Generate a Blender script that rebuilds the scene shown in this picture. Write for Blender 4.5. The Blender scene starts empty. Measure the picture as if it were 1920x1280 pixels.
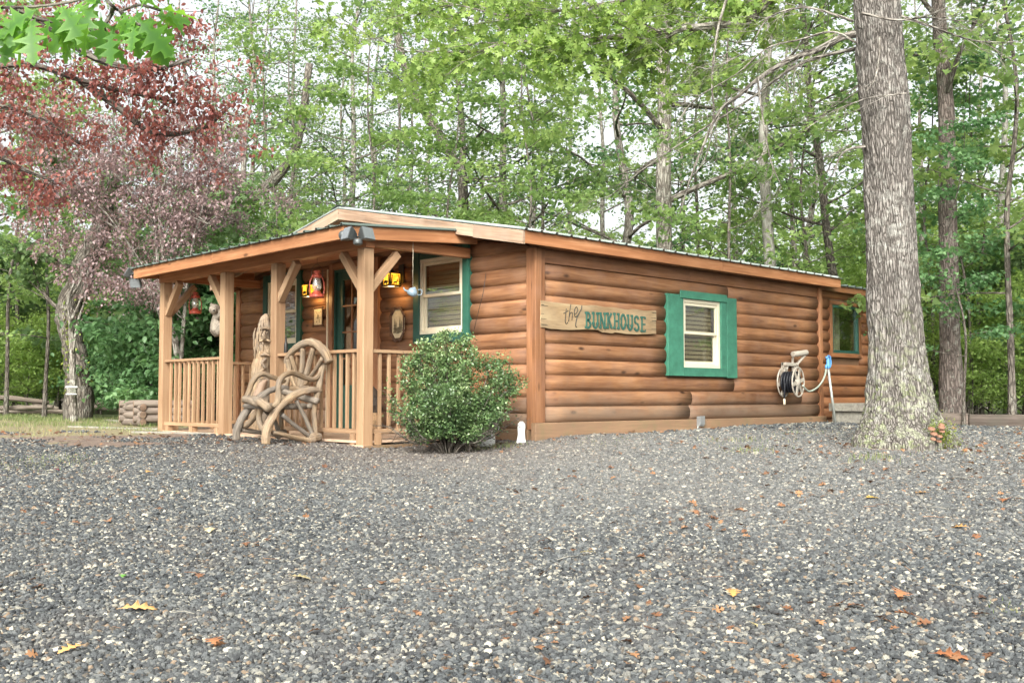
import bpy, bmesh, math, random
import numpy as np
from mathutils import Vector, Matrix, Euler, noise
R = math.radians
sc = bpy.context.scene
COL = sc.collection
rs = random.Random(7)

# ------------------------------------------------------------------ camera
F_PX = 1946.0
CAM = Vector((-8.420, -8.415, 0.49))
AZ = R(46.3)
PITCH = math.atan(103 / F_PX)
cd = bpy.data.cameras.new('camera')
cam = bpy.data.objects.new('camera', cd)
COL.objects.link(cam)
cd.lens = F_PX / 1920 * 36
cd.sensor_width = 36
cd.clip_start = 0.05
cd.clip_end = 1500
cam.location = CAM
cam.rotation_euler = (R(90) + PITCH, 0, AZ - R(90))
sc.camera = cam
_M = cam.rotation_euler.to_matrix()
FW = Vector((math.cos(AZ), math.sin(AZ), 0))
RT = Vector((math.sin(AZ), -math.cos(AZ), 0))

def ray(px, py):
    return _M @ Vector(((px - 960) / F_PX, -(py - 640) / F_PX, -1))
def plane_pt(px, py, n, p0):
    r = ray(px, py); n = Vector(n)
    t = (Vector(p0) - CAM).dot(n) / r.dot(n)
    return CAM + r * t
def on_side(px, py, y=0.0):
    p = plane_pt(px, py, (0, 1, 0), (0, y, 0)); return p.x, p.z
def on_gable(px, py, x=0.0):
    p = plane_pt(px, py, (1, 0, 0), (x, 0, 0)); return p.y, p.z
def at(px, py, d):
    r = ray(px, py)
    return CAM + r * (d / r.dot(FW))
def dl(d, l):
    return CAM.x + FW.x * d + RT.x * l, CAM.y + FW.y * d + RT.y * l

# ------------------------------------------------------------------ terrain height
_ctl = [(3.8, 0, -.56), (3.5, -1.8, -.58), (3.8, 2.0, -.53), (6.5, 0, -.37), (9, 0, -.235), (10.3, -1.5, -.155),
        (11.6, -1.64, -.07), (11.5, -1.0, -.125), (11.4, -2.74, -.05), (12.9, -3.4, -.035), (11.9, .27, -.01), (13.6, 2.0, .03), (16.2, 4.8, .08), (14.2, -3.8, -.03), (15.2, -5.1, -.01), (12.2, -2.9, -.04),
        (10, 3.75, .03), (16, 7, .03), (25, -10, .07), (40, 0, .1), (28, 12, .1), (10, -5, -.08), (14, -7, .03), (9, 4.5, -.02),
        (7, 3.4, -.2), (7, -3.4, -.31), (60, 30, .1), (60, -40, .1), (90, 0, .1), (0, 0, -.75), (-8, 0, -.95), (-8, 15, -.8),
        (-8, -15, -.9), (-40, 0, -1.2), (-40, 40, -1.2), (-40, -40, -1.2), (10, 25, .1), (10, -25, .0), (120, 80, .1), (120, -80, .1), (20, 0, .08)]
_cp = np.array([dl(a, b) for a, b, c in _ctl]); _cz = np.array([c for a, b, c in _ctl])
def _phi(r): return np.where(r > 1e-9, r * r * np.log(np.maximum(r, 1e-9)), 0)
def _solve():
    n = len(_cp)
    D = np.linalg.norm(_cp[:, None] - _cp[None], axis=2)
    K = _phi(D) + np.eye(n) * .02
    P = np.hstack([np.ones((n, 1)), _cp])
    A = np.block([[K, P], [P.T, np.zeros((3, 3))]])
    return np.linalg.solve(A, np.concatenate([_cz, [0, 0, 0]]))
_w = _solve()
def gz(x, y):
    x = np.atleast_1d(np.asarray(x, float)); y = np.atleast_1d(np.asarray(y, float))
    out = np.empty(len(x))
    for s in range(0, len(x), 20000):
        q = np.stack([x[s:s+20000], y[s:s+20000]], 1)
        D = np.linalg.norm(q[:, None] - _cp[None], axis=2)
        out[s:s+20000] = _phi(D) @ _w[:-3] + _w[-3] + q @ _w[-2:]
    return np.clip(out, -1.5, .5)
def g(x, y): return float(gz(x, y)[0])
def gd(d, l):
    x, y = dl(d, l); return Vector((x, y, g(x, y)))
def ground_at(px, py):
    r = ray(px, py); r = r / r.dot(FW); t = 2.5
    while t < 80:
        p = CAM + r * t
        if p.z < g(p.x, p.y): return p
        t += .03
    return CAM + r * 40

# ------------------------------------------------------------------ object helpers
def tag(o, label=None, cat=None, group=None, kind=None):
    if label: o['label'] = label
    if cat: o['category'] = cat
    if group: o['group'] = group
    if kind: o['kind'] = kind
    return o
def empty(name, loc=(0, 0, 0), label=None, cat=None, group=None, parent=None):
    o = bpy.data.objects.new(name, None); COL.objects.link(o)
    o.empty_display_size = .1
    o.location = loc
    if parent is not None: attach(o, parent)
    tag(o, label, cat, group)
    return o
def wloc(o):
    v = Vector(o.location)
    while o.parent is not None:
        o = o.parent; v = v + o.location
    return v
def attach(o, parent):
    o.parent = parent
class MB:
    """collects boxes, tubes, sheets in world space; every vertex has grain coordinates and a random tint"""
    def __init__(s):
        s.v = []; s.f = []; s.gc = []; s.r = []; s.sm = []; s.mi = []; s.m = 0
    def add(s, vs, fs, gc=None, r=None, smooth=False):
        b = len(s.v); r = rs.random() if r is None else r
        s.v += [Vector(v) for v in vs]
        s.gc += [Vector(c) for c in (gc if gc is not None else vs)]
        s.r += [r] * len(vs)
        s.f += [tuple(b + i for i in f) for f in fs]
        s.sm += [smooth] * len(fs); s.mi += [s.m] * len(fs)
    def beam(s, a, b, w, h, up=(0, 0, 1), r=None):
        a, b = Vector(a), Vector(b); d = (b - a); L = d.length; d.normalize()
        up = Vector(up)
        if abs(d.dot(up)) > .99: up = Vector((0, 1, 0)) if abs(d.y) < .9 else Vector((1, 0, 0))
        sd = d.cross(up).normalized(); u = sd.cross(d).normalized()
        off = rs.random() * 37
        vs, gc = [], []
        for t in (0, 1):
            for (i, j) in ((-1, -1), (1, -1), (1, 1), (-1, 1)):
                vs.append(a + d * (L * t) + sd * (i * w / 2) + u * (j * h / 2))
                gc.append((L * t + off, i * w / 2, j * h / 2 + off))
        s.add(vs, [(0, 1, 2, 3)[::-1], (4, 5, 6, 7), (0, 1, 5, 4), (1, 2, 6, 5), (2, 3, 7, 6), (3, 0, 4, 7)], gc, r)
    def box(s, x0, x1, y0, y1, z0, z1, r=None, ax=None):
        ex = (x1 - x0, y1 - y0, z1 - z0)
        k = ax if ax is not None else max(range(3), key=lambda i: ex[i])
        c = ((x0 + x1) / 2, (y0 + y1) / 2, (z0 + z1) / 2)
        a = list(c); b = list(c)
        a[k] = (x0, y0, z0)[k]; b[k] = (x1, y1, z1)[k]
        if k == 0: s.beam(a, b, ex[1], ex[2], r=r)
        elif k == 1: s.beam(a, b, ex[0], ex[2], r=r)
        else: s.beam(a, b, ex[0], ex[1], up=(0, 1, 0), r=r)
    def tube(s, pts, rad, n=10, cap=True, smooth=True, r=None, bump=0.0, flat=1.0, seed=0, interp=0, up=None, squ=1.0):
        pts = [Vector(p) for p in pts]
        if not hasattr(rad, '__len__'): rad = [rad] * len(pts)
        if interp: pts, rad = catmull(pts, rad, interp)
        vs, gc = [], []; L = 0; off = rs.random() * 31
        t0 = (pts[1] - pts[0]).normalized()
        ref = Vector(up) if up is not None else (Vector((0, 0, 1)) if abs(t0.z) < .9 else Vector((1, 0, 0)))
        nx = t0.cross(ref).normalized()
        for i, p in enumerate(pts):
            t = (pts[min(i + 1, len(pts) - 1)] - pts[max(i - 1, 0)])
            if t.length < 1e-9: t = Vector((0, 0, 1))
            t.normalize()
            nx = (nx - t * nx.dot(t)).normalized(); ny = t.cross(nx)
            if i: L += (p - pts[i - 1]).length
            for k in range(n):
                a = 2 * math.pi * k / n; ca, sa = math.cos(a), math.sin(a)
                if squ != 1.0:
                    ca = math.copysign(abs(ca) ** squ, ca); sa = math.copysign(abs(sa) ** squ, sa)
                rr = rad[i]
                if bump:
                    q = p * 9 + Vector((ca, sa, seed)) * .8
                    rr *= 1 + bump * noise.noise(q) + bump * .5 * noise.noise(q * 3) + bump * .35 * noise.noise(q * 8)
                vs.append(p + nx * (ca * rr) + ny * (sa * rr * flat))
                gc.append((L + off, ca * rad[i], sa * rad[i] + off))
        fs = []
        for i in range(len(pts) - 1):
            for k in range(n):
                k2 = (k + 1) % n
                fs.append((i * n + k, i * n + k2, (i + 1) * n + k2, (i + 1) * n + k))
        if cap:
            fs.append(tuple(range(n))[::-1]); fs.append(tuple((len(pts) - 1) * n + k for k in range(n)))
        s.add(vs, fs, gc, r, smooth)
    def lathe(s, c, prof, n=20, axis=(0, 0, 1), smooth=True, r=None, cap=True):
        """prof: list of (radius, height along axis)"""
        ax = Vector(axis).normalized()
        ref = Vector((1, 0, 0)) if abs(ax.x) < .9 else Vector((0, 1, 0))
        nx = ax.cross(ref).normalized(); ny = ax.cross(nx)
        c = Vector(c); vs = []; fs = []
        for (q, h) in prof:
            for k in range(n):
                a = 2 * math.pi * k / n
                vs.append(c + ax * h + nx * (math.cos(a) * q) + ny * (math.sin(a) * q))
        for i in range(len(prof) - 1):
            for k in range(n):
                k2 = (k + 1) % n
                fs.append((i * n + k, i * n + k2, (i + 1) * n + k2, (i + 1) * n + k))
        if cap:
            fs.append(tuple(range(n))[::-1]); fs.append(tuple((len(prof) - 1) * n + k for k in range(n)))
        s.add(vs, fs, None, r, smooth)
    def prism(s, poly, o, ex, ey, ez, depth, r=None):
        """poly [(a,b)] in plane (ex,ey) at o, extruded by depth along ez"""
        o, ex, ey, ez = Vector(o), Vector(ex), Vector(ey), Vector(ez)
        n = len(poly); vs = []; gc = []
        for t in (0, 1):
            for a, b in poly:
                vs.append(o + ex * a + ey * b + ez * (depth * t)); gc.append((a, b, depth * t))
        fs = [tuple(range(n))[::-1], tuple(range(n, 2 * n))] + [(k, (k + 1) % n, n + (k + 1) % n, n + k) for k in range(n)]
        s.add(vs, fs, gc, r)
    def build(s, name, mats, parent=None, bevel=0.0, label=None, cat=None, group=None, kind=None, seg=2):
        me = bpy.data.meshes.new(name)
        off = wloc(parent) if parent is not None else Vector((0, 0, 0))
        origin = Vector((0, 0, 0))
        if s.v:
            n = len(s.v)
            origin = Vector(((min(v.x for v in s.v) + max(v.x for v in s.v)) / 2, (min(v.y for v in s.v) + max(v.y for v in s.v)) / 2, min(v.z for v in s.v)))
        me.from_pydata([tuple(v - origin) for v in s.v], [], s.f)
        a = me.attributes.new('gc', 'FLOAT_VECTOR', 'POINT'); a.data.foreach_set('vector', [c for v in s.gc for c in v])
        a = me.attributes.new('rnd', 'FLOAT', 'POINT'); a.data.foreach_set('value', s.r)
        me.polygons.foreach_set('use_smooth', s.sm); me.polygons.foreach_set('material_index', s.mi)
        if not isinstance(mats, (list, tuple)): mats = [mats]
        for m in mats: me.materials.append(m)
        bm = bmesh.new(); bm.from_mesh(me); bmesh.ops.recalc_face_normals(bm, faces=bm.faces); bm.to_mesh(me); bm.free()
        o = bpy.data.objects.new(name, me); COL.objects.link(o)
        o.location = origin - off
        if parent is not None: attach(o, parent)
        if bevel:
            md = o.modifiers.new('bevel', 'BEVEL'); md.width = bevel; md.segments = seg; md.limit_method = 'ANGLE'; md.angle_limit = R(50)
        tag(o, label, cat, group, kind)
        return o
def catmull(pts, rad, k):
    P = [pts[0] * 2 - pts[1]] + list(pts) + [pts[-1] * 2 - pts[-2]]
    out, ro = [], []
    for i in range(len(pts) - 1):
        p0, p1, p2, p3 = P[i:i + 4]
        for j in range(k):
            t = j / k
            out.append(.5 * ((2 * p1) + (p2 - p0) * t + (2 * p0 - 5 * p1 + 4 * p2 - p3) * t * t + (3 * p1 - p0 - 3 * p2 + p3) * t ** 3))
            ro.append(rad[i] * (1 - t) + rad[i + 1] * t)
    out.append(pts[-1]); ro.append(rad[-1])
    return out, ro

# ------------------------------------------------------------------ node helpers
def newmat(name):
    m = bpy.data.materials.new(name); m.use_nodes = True
    nt = m.node_tree; nt.nodes.clear()
    return m, nt
class NT:
    def __init__(s, nt): s.nt = nt
    def n(s, t, **kw):
        nd = s.nt.nodes.new(t)
        for k, v in kw.items():
            if k.startswith('_'): setattr(nd, k[1:], v)
        for k, v in kw.items():
            if k.startswith('_'): continue
            key = int(k[1:]) if k[0] == 'i' and k[1:].isdigit() else k.replace('__', ' ')
            inp = nd.inputs[key]
            if isinstance(v, bpy.types.NodeSocket): s.nt.links.new(v, inp)
            else:
                if hasattr(inp.default_value, '__len__') and not hasattr(v, '__len__'): v = (v, v, v)
                if inp.type == 'RGBA' and len(v) == 3: v = tuple(v) + (1,)
                inp.default_value = v
        return nd
    def ramp(s, fac, stops, interp='LINEAR'):
        nd = s.nt.nodes.new('ShaderNodeValToRGB'); cr = nd.color_ramp; cr.interpolation = interp
        while len(cr.elements) < len(stops): cr.elements.new(.5)
        for e, (p, c) in zip(cr.elements, stops):
            e.position = p; e.color = (c if hasattr(c, '__len__') else (c, c, c)) + ((1,) if hasattr(c, '__len__') else (1,)) if not hasattr(c, '__len__') or len(c) == 3 else c
        s.nt.links.new(fac, nd.inputs[0]); return nd.outputs[0]
    def math(s, op, a, b=0.0, clamp=False):
        nd = s.nt.nodes.new('ShaderNodeMath'); nd.operation = op; nd.use_clamp = clamp
        for i, v in enumerate((a, b)):
            if isinstance(v, bpy.types.NodeSocket): s.nt.links.new(v, nd.inputs[i])
            else: nd.inputs[i].default_value = v
        return nd.outputs[0]
    def mix(s, fac, a, b, mode='MIX'):
        nd = s.nt.nodes.new('ShaderNodeMix'); nd.data_type = 'RGBA'; nd.blend_type = mode
        for i, v in ((0, fac), (6, a), (7, b)):
            if isinstance(v, bpy.types.NodeSocket): s.nt.links.new(v, nd.inputs[i])
            else:
                if i and len(v) == 3: v = tuple(v) + (1,)
                nd.inputs[i].default_value = v
        return nd.outputs[2]
    def attr(s, name): return s.n('ShaderNodeAttribute', _attribute_name=name)
    def noise(s, vec, scale, detail=4, rough=.55, dist=0.0):
        return s.n('ShaderNodeTexNoise', Vector=vec, Scale=scale, Detail=detail, Roughness=rough, Distortion=dist).outputs[0]
    def scalev(s, vec, sc_):
        return s.n('ShaderNodeMapping', Vector=vec, Scale=sc_).outputs[0]
    def out(s, sh, disp=None):
        o = s.n('ShaderNodeOutputMaterial', Surface=sh)
        return o
    def bump(s, h, strength=.3, dist=.01, normal=None):
        nd = s.n('ShaderNodeBump', Height=h, Strength=strength, Distance=dist)
        if normal: s.nt.links.new(normal, nd.inputs['Normal'])
        return nd.outputs[0]
def plain(name, col, rough=.6, metal=0.0, spec=.4, var=.08, scale=30, bump=.1):
    m, nt = newmat(name); t = NT(nt)
    co = t.n('ShaderNodeTexCoord').outputs['Object']
    nz = t.noise(co, scale, 5, .6)
    nz2 = t.noise(co, scale * .15, 3)
    f = t.math('ADD', t.math('MULTIPLY', nz, .5), t.math('MULTIPLY', nz2, .5))
    c = t.ramp(f, [(.3, tuple(max(0, x * (1 - 2.2 * var)) for x in col)), (.7, tuple(min(1, x * (1 + 1.6 * var)) for x in col))])
    b = t.n('ShaderNodeBsdfPrincipled', Base__Color=c, Roughness=rough, Metallic=metal, Normal=t.bump(nz, bump, .004))
    b.inputs['Specular IOR Level'].default_value = spec
    t.out(b.outputs[0]); return m
def wood(name, c_dark, c_mid, c_light, rough=.6, var=.5, knots=.8, weather=0.0, wcol=(.2, .19, .17), spec=.3, bump=.35, gs=(1.2, 26, 26), dark_streak=.25, moss=0.0, ss=(.7, 9, 9), splash=0.0):
    """grain runs along gc.x"""
    m, nt = newmat(name); t = NT(nt)
    gc = t.attr('gc').outputs['Vector']; rnd = t.attr('rnd').outputs['Fac']
    shift = t.n('ShaderNodeVectorMath', _operation='ADD', i0=gc, i1=t.n('ShaderNodeCombineXYZ', X=t.math('MULTIPLY', rnd, 17.0), Y=t.math('MULTIPLY', rnd, 5.0), Z=t.math('MULTIPLY', rnd, 9.0)).outputs[0]).outputs[0]
    gr = t.noise(t.scalev(shift, gs), 1.0, 5, .6, .6)
    big = t.noise(t.scalev(shift, (1.3, 3, 3)), 1.0, 3, .5)
    fine = t.noise(t.scalev(shift, (gs[0] * 5, gs[1] * 5, gs[2] * 5)), 1.0, 3, .6)
    f = t.math('ADD', t.math('MULTIPLY', gr, .62), t.math('MULTIPLY', big, .38))
    c = t.ramp(f, [(.36, c_dark), (.5, c_mid), (.63, c_light)])
    # per piece tint
    c = t.mix(1.0, c, t.ramp(rnd, [(0, (1 - .4 * var, 1 - .45 * var, 1 - .45 * var)), (.5, (1., 1., 1.)), (1, (1 + .3 * var, 1 + .22 * var, 1 + .2 * var))]), 'MULTIPLY')
    # knots
    if knots:
        vo = t.n('ShaderNodeTexVoronoi', Vector=t.scalev(shift, (2.6, 6.5, 6.5)), Scale=1.0, Randomness=1.0)
        k = t.ramp(vo.outputs['Distance'], [(.08, 1.0), (.19, 0.0)])
        gate = t.math('GREATER_THAN', t.n('ShaderNodeSeparateColor', Color=vo.outputs['Color']).outputs[0], .55)
        c = t.mix(t.math('MULTIPLY', t.math('MULTIPLY', k, gate), knots), c, tuple(x * .28 for x in c_dark))
    st = t.noise(t.scalev(shift, ss), 1.3, 4, .65)
    c = t.mix(t.math('MULTIPLY', t.ramp(st, [(.55, 0.0), (.75, 1.0)]), dark_streak), c, tuple(x * .35 for x in c_dark))
    if weather:
        wz = t.noise(shift, 3.0, 5, .65)
        c = t.mix(t.math('MULTIPLY', t.ramp(wz, [(.4, 0.0), (.65, 1.0)]), weather), c, wcol)
    if moss:
        wz = t.noise(shift, 5.0, 5, .7)
        c = t.mix(t.math('MULTIPLY', t.ramp(wz, [(.5, 0.0), (.7, 1.0)]), moss), c, (.12, .16, .03))
    if splash:
        pz = t.n('ShaderNodeSeparateXYZ', Vector=t.n('ShaderNodeNewGeometry').outputs['Position']).outputs[2]
        lim = t.math('SUBTRACT', pz, t.math('MULTIPLY', t.noise(shift, 4.0, 5, .7), .5))
        c = t.mix(t.math('MULTIPLY', t.ramp(lim, [(.0, 1.0), (.3, 0.0)]), splash), c, (.2, .165, .125))
    b = t.n('ShaderNodeBsdfPrincipled', Base__Color=c, Roughness=t.ramp(fine, [(.3, rough - .08), (.7, rough + .1)]),
            Normal=t.bump(t.math('ADD', t.math('MULTIPLY', gr, .7), t.math('MULTIPLY', fine, .4)), bump, .006))
    b.inputs['Specular IOR Level'].default_value = spec
    t.out(b.outputs[0]); return m
def leafmat(name, ca, cb, cc, tcol, trans=.45, rough=.45, spec=.35):
    m, nt = newmat(name); t = NT(nt)
    rnd = t.attr('rnd').outputs['Fac']
    oi = t.n('ShaderNodeObjectInfo').outputs['Random']
    f = t.math('ADD', t.math('MULTIPLY', rnd, .8), t.math('MULTIPLY', oi, .2))
    c = t.ramp(f, [(.1, ca), (.5, cb), (.9, cc)])
    tc = t.mix(.5, c, tcol)
    tc = t.mix(1.0, tc, t.ramp(f, [(0, (.7, .8, .8)), (1, (1.25, 1.15, 1.0))]), 'MULTIPLY')
    b = t.n('ShaderNodeBsdfPrincipled', Base__Color=c, Roughness=rough); b.inputs['Specular IOR Level'].default_value = spec
    tr = t.n('ShaderNodeBsdfTranslucent', Color=tc)
    mx = t.n('ShaderNodeMixShader', Fac=trans, i1=b.outputs[0], i2=tr.outputs[0])
    t.out(mx.outputs[0]); return m
# ------------------------------------------------------------------ materials
M = {}
M['log'] = wood('log_siding', (.125, .055, .026), (.215, .104, .049), (.3, .16, .08), rough=.6, var=.4, knots=.95, weather=.45, wcol=(.19, .115, .082), dark_streak=.55, spec=.2, gs=(1.4, 20, 20), splash=.5)
M['log_dark'] = wood('log_siding_extension', (.12, .05, .024), (.2, .085, .036), (.27, .125, .055), rough=.55, var=.5, knots=.6, weather=.25, wcol=(.2, .12, .08), dark_streak=.4, gs=(1.0, 16, 16))
M['trim'] = wood('stained_trim', (.17, .075, .034), (.25, .115, .053), (.33, .165, .08), rough=.5, var=.5, knots=.7, dark_streak=.4, weather=.25, wcol=(.3, .17, .12))
M['base'] = wood('base_board', (.22, .105, .045), (.3, .145, .062), (.38, .2, .09), rough=.6, var=.3, knots=.6, dark_streak=.4, moss=.4, splash=.5)
M['fascia'] = wood('cedar_fascia', (.24, .102, .045), (.33, .148, .066), (.42, .21, .105), rough=.5, var=.3, knots=.8, dark_streak=.2)
M['rake'] = wood('faded_rake_board', (.17, .11, .072), (.3, .205, .14), (.4, .295, .21), rough=.65, var=.3, knots=1.0, dark_streak=.45, weather=.2, wcol=(.42, .36, .3))
M['post'] = wood('cedar_post', (.27, .165, .092), (.335, .215, .125), (.39, .265, .16), rough=.6, var=.3, knots=.35, dark_streak=.12)
M['ceil'] = wood('porch_ceiling_board', (.36, .16, .09), (.48, .23, .13), (.56, .3, .18), rough=.55, var=.4, knots=.5)
M['deck'] = wood('deck_board', (.38, .26, .17), (.5, .36, .25), (.6, .45, .33), rough=.65, var=.3, knots=.3, weather=.3, wcol=(.4, .33, .27))
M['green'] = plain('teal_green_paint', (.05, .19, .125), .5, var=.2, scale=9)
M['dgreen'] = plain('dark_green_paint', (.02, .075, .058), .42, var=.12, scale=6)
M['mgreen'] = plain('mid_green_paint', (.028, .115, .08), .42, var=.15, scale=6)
M['cream'] = plain('cream_vinyl', (.68, .62, .47), .4, var=.05)
M['white'] = plain('white_paint', (.8, .8, .77), .4, var=.06)
M['blind'] = plain('tan_blind', (.42, .31, .18), .5, var=.05)
M['dark'] = plain('dark_interior', (.03, .025, .02), .8)
M['room'] = plain('dim_room', (.16, .09, .05), .8)
M['black'] = plain('black_metal', (.02, .018, .016), .45, spec=.5)
M['grey'] = plain('grey_metal_box', (.27, .28, .28), .4, metal=.3)
M['conduit'] = plain('galvanised_pipe', (.42, .45, .42), .4, metal=.4)

m, nt = newmat('roof_metal'); t = NT(nt)
co = t.n('ShaderNodeTexCoord').outputs['Object']
nz = t.noise(co, 3, 5, .6)
b = t.n('ShaderNodeBsdfPrincipled', Base__Color=t.ramp(nz, [(.35, (.3, .36, .33)), (.65, (.52, .56, .53))]), Metallic=.5, Roughness=.38)
t.out(b.outputs[0]); M['metal'] = m
m, nt = newmat('green_roof_metal'); t = NT(nt)
b = t.n('ShaderNodeBsdfPrincipled', Base__Color=(.13, .165, .148), Metallic=.3, Roughness=.45)
t.out(b.outputs[0]); M['metalg'] = m
m, nt = newmat('window_glass'); t = NT(nt)
gl = t.n('ShaderNodeBsdfGlossy', Color=(1, 1, 1), Roughness=.015)
tr = t.n('ShaderNodeBsdfTransparent', Color=(.85, .88, .85))
fr = t.n('ShaderNodeLayerWeight', Blend=.5)
mx = t.n('ShaderNodeMixShader', Fac=t.math('ADD', t.math('MULTIPLY', t.math('POWER', fr.outputs['Facing'], 4.0), .8), .17, True), i1=tr.outputs[0], i2=gl.outputs[0])
t.out(mx.outputs[0]); M['glass'] = m
m, nt = newmat('lamp_glass'); t = NT(nt)
gl = t.n('ShaderNodeBsdfGlossy', Color=(1, 1, 1), Roughness=.03)
tr = t.n('ShaderNodeBsdfTransparent', Color=(.85, .85, .82)); df = t.n('ShaderNodeBsdfDiffuse', Color=(.8, .78, .72))
mx = t.n('ShaderNodeMixShader', Fac=.25, i1=tr.outputs[0], i2=gl.outputs[0])
mx = t.n('ShaderNodeMixShader', Fac=.2, i1=mx.outputs[0], i2=df.outputs[0])
t.out(mx.outputs[0]); M['lampglass'] = m
def emis(name, col, st, noisy=None):
    m, nt = newmat(name); t = NT(nt)
    c = col
    if noisy:
        co = t.n('ShaderNodeTexCoord').outputs['Object']
        c = t.ramp(t.noise(co, 25, 3, .5, 1.0), [(.35, noisy), (.65, col)])
    b = t.n('ShaderNodeEmission', Color=c, Strength=st)
    t.out(b.outputs[0]); return m
M['amber'] = emis('amber_lamp_pane', (1.0, .56, .05), .95, (.9, .27, .012))
M['bulb'] = emis('lamp_glow', (1.0, .88, .55), 2.2)

# ------------------------------------------------------------------ cabin
L_, W_ = 6.29, 6.80
cabin = empty('log_cabin', (3.1, 3.4, 0), 'brown half-log cabin with open front porch and a low ribbed metal roof', 'cabin')
def log_wall(axis, a0, a1, fixed, out, z0, course, ncourse, holes, seedv, bulge=.04, top=None, rr=None):
    """half-log courses running along axis (0=x,1=y) on plane 'fixed', facing 'out' (+1/-1); holes: (a0,a1,z0,z1)"""
    m = MB(); q = random.Random(seedv)
    for k in range(ncourse):
        zb = z0 + k * course
        # split by holes
        segs = [(a0, a1)]
        for (h0, h1, hz0, hz1) in holes:
            if zb + course * .6 > hz0 and zb + course * .4 < hz1:
                ns = []
                for s0, s1 in segs:
                    if h0 > s0 + .01 and h0 < s1: ns.append((s0, h0))
                    if h1 < s1 - .01 and h1 > s0: ns.append((h1, s1))
                    if h1 <= s0 or h0 >= s1: ns.append((s0, s1))
                segs = ns
        pieces = []
        for s0, s1 in segs:
            cur = s0
            while cur < s1 - 1e-6:
                nx = cur + q.uniform(2.2, 4.6)
                if nx > s1 - .5: nx = s1
                pieces.append((cur, nx)); cur = nx
        for (p0, p1) in pieces:
            p0 += .0012; p1 -= .0012
            nl = max(2, int((p1 - p0) / .35)); prof = 9; vs, gc = [], []
            off = q.random() * 40; r = q.random()
            jit = q.uniform(-.003, .003)
            tz = (lambda a: 1e9) if top is None else top
            for i in range(nl + 1):
                a = p0 + (p1 - p0) * i / nl
                wob = noise.noise(Vector((a * 1.2, k * 3.1, seedv))) * .004
                for j in range(prof):
                    s = j / (prof - 1)
                    d = bulge * (max(0.0, 1 - (2 * s - 1) ** 2) ** .55) + wob * (1 if 0 < j < prof - 1 else 0) + jit
                    z = min(zb + .0015 + (course - .003) * s, tz(a) + .0005 * j)
                    P = (a, fixed + out * d, z) if axis == 0 else (fixed + out * d, a, z)
                    vs.append(P); gc.append((a + off, s * course, d + off))
            fs = []
            for i in range(nl):
                for j in range(prof - 1):
                    fs.append((i * prof + j, (i + 1) * prof + j, (i + 1) * prof + j + 1, i * prof + j + 1))
            fs.append(tuple(range(prof))); fs.append(tuple(nl * prof + j for j in range(prof)))
            m.add(vs, fs, gc, r, True)
    return m

# window rectangles (on wall planes)
def rect_side(x0, y0, x1, y1, yy=0.0):
    a, zt = on_side(x0, y0, yy); b, zb = on_side(x1, y1, yy); return a, b, zb, zt
sw = dict(x0=2.70, x1=3.55, z0=.875, z1=1.79)        # side window opening
ya, za = on_gable(793, 488); yb, zb_ = on_gable(874, 622)
gw = dict(y0=yb, y1=ya, z0=zb_, z1=(za + on_gable(874, 476)[1]) / 2)
ya, za = on_gable(531, 530); yb, zb_ = on_gable(562, 652)
lw = dict(y0=yb, y1=yb + (gw['y1'] - gw['y0']), z0=gw['z0'], z1=gw['z1'])
ya, _ = on_gable(631, 600); yb, _ = on_gable(708, 600)
dr = dict(y0=yb, y1=ya, z0=0.03, z1=on_gable(700, 497)[1])
print('win', sw, gw, lw, dr)

# side wall
eave_y = -.215; z_f_top = 2.338; z_f_bot = 2.195
wall = log_wall(0, .095, L_ - .095, 0, -1, .19, .184, 10, [(sw['x0'] - .3, sw['x1'] + .36, sw['z0'] - .12, sw['z1'] + .06)], 3)
wall.build('side_log_wall', M['log'], cabin)
m = MB(); m.box(.095, 2.9, -.03, .0, 2.035, 2.19); m.box(2.903, L_ - .095, -.03, .0, 2.035, 2.19); 
m.build('frieze_board', M['trim'], cabin, .003, label='flat knotty board under the side eave')
m = MB(); m.box(-.08, 3.2, -.075, .0, -.3, .188); m.box(3.203, L_ + .05, -.075, .0, -.3, .186)
m.build('base_board', M['base'], cabin, .006)
m = MB(); m.box(-.083, -.002, .06, 1.13, -.3, .112); m.build('base_board', M['base'], cabin, .006)
# gable wall
def rake_z(y): # underside of the rake rafters
    return 2.17 + .197 * (min(y, W_ - y) + .215)
wall = log_wall(1, .1, W_ - .1, 0, -1, .105, .1895, 16,
                [(gw['y0'] - .04, gw['y1'] + .04, gw['z0'] - .04, gw['z1'] + .04), (lw['y0'] - .04, lw['y1'] + .04, lw['z0'] - .04, lw['z1'] + .04), (dr['y0'] - .1, dr['y1'] + .1, -1, dr['z1'] + .1)], 5, top=rake_z)
wall.build('gable_log_wall', M['log'], cabin)
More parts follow.
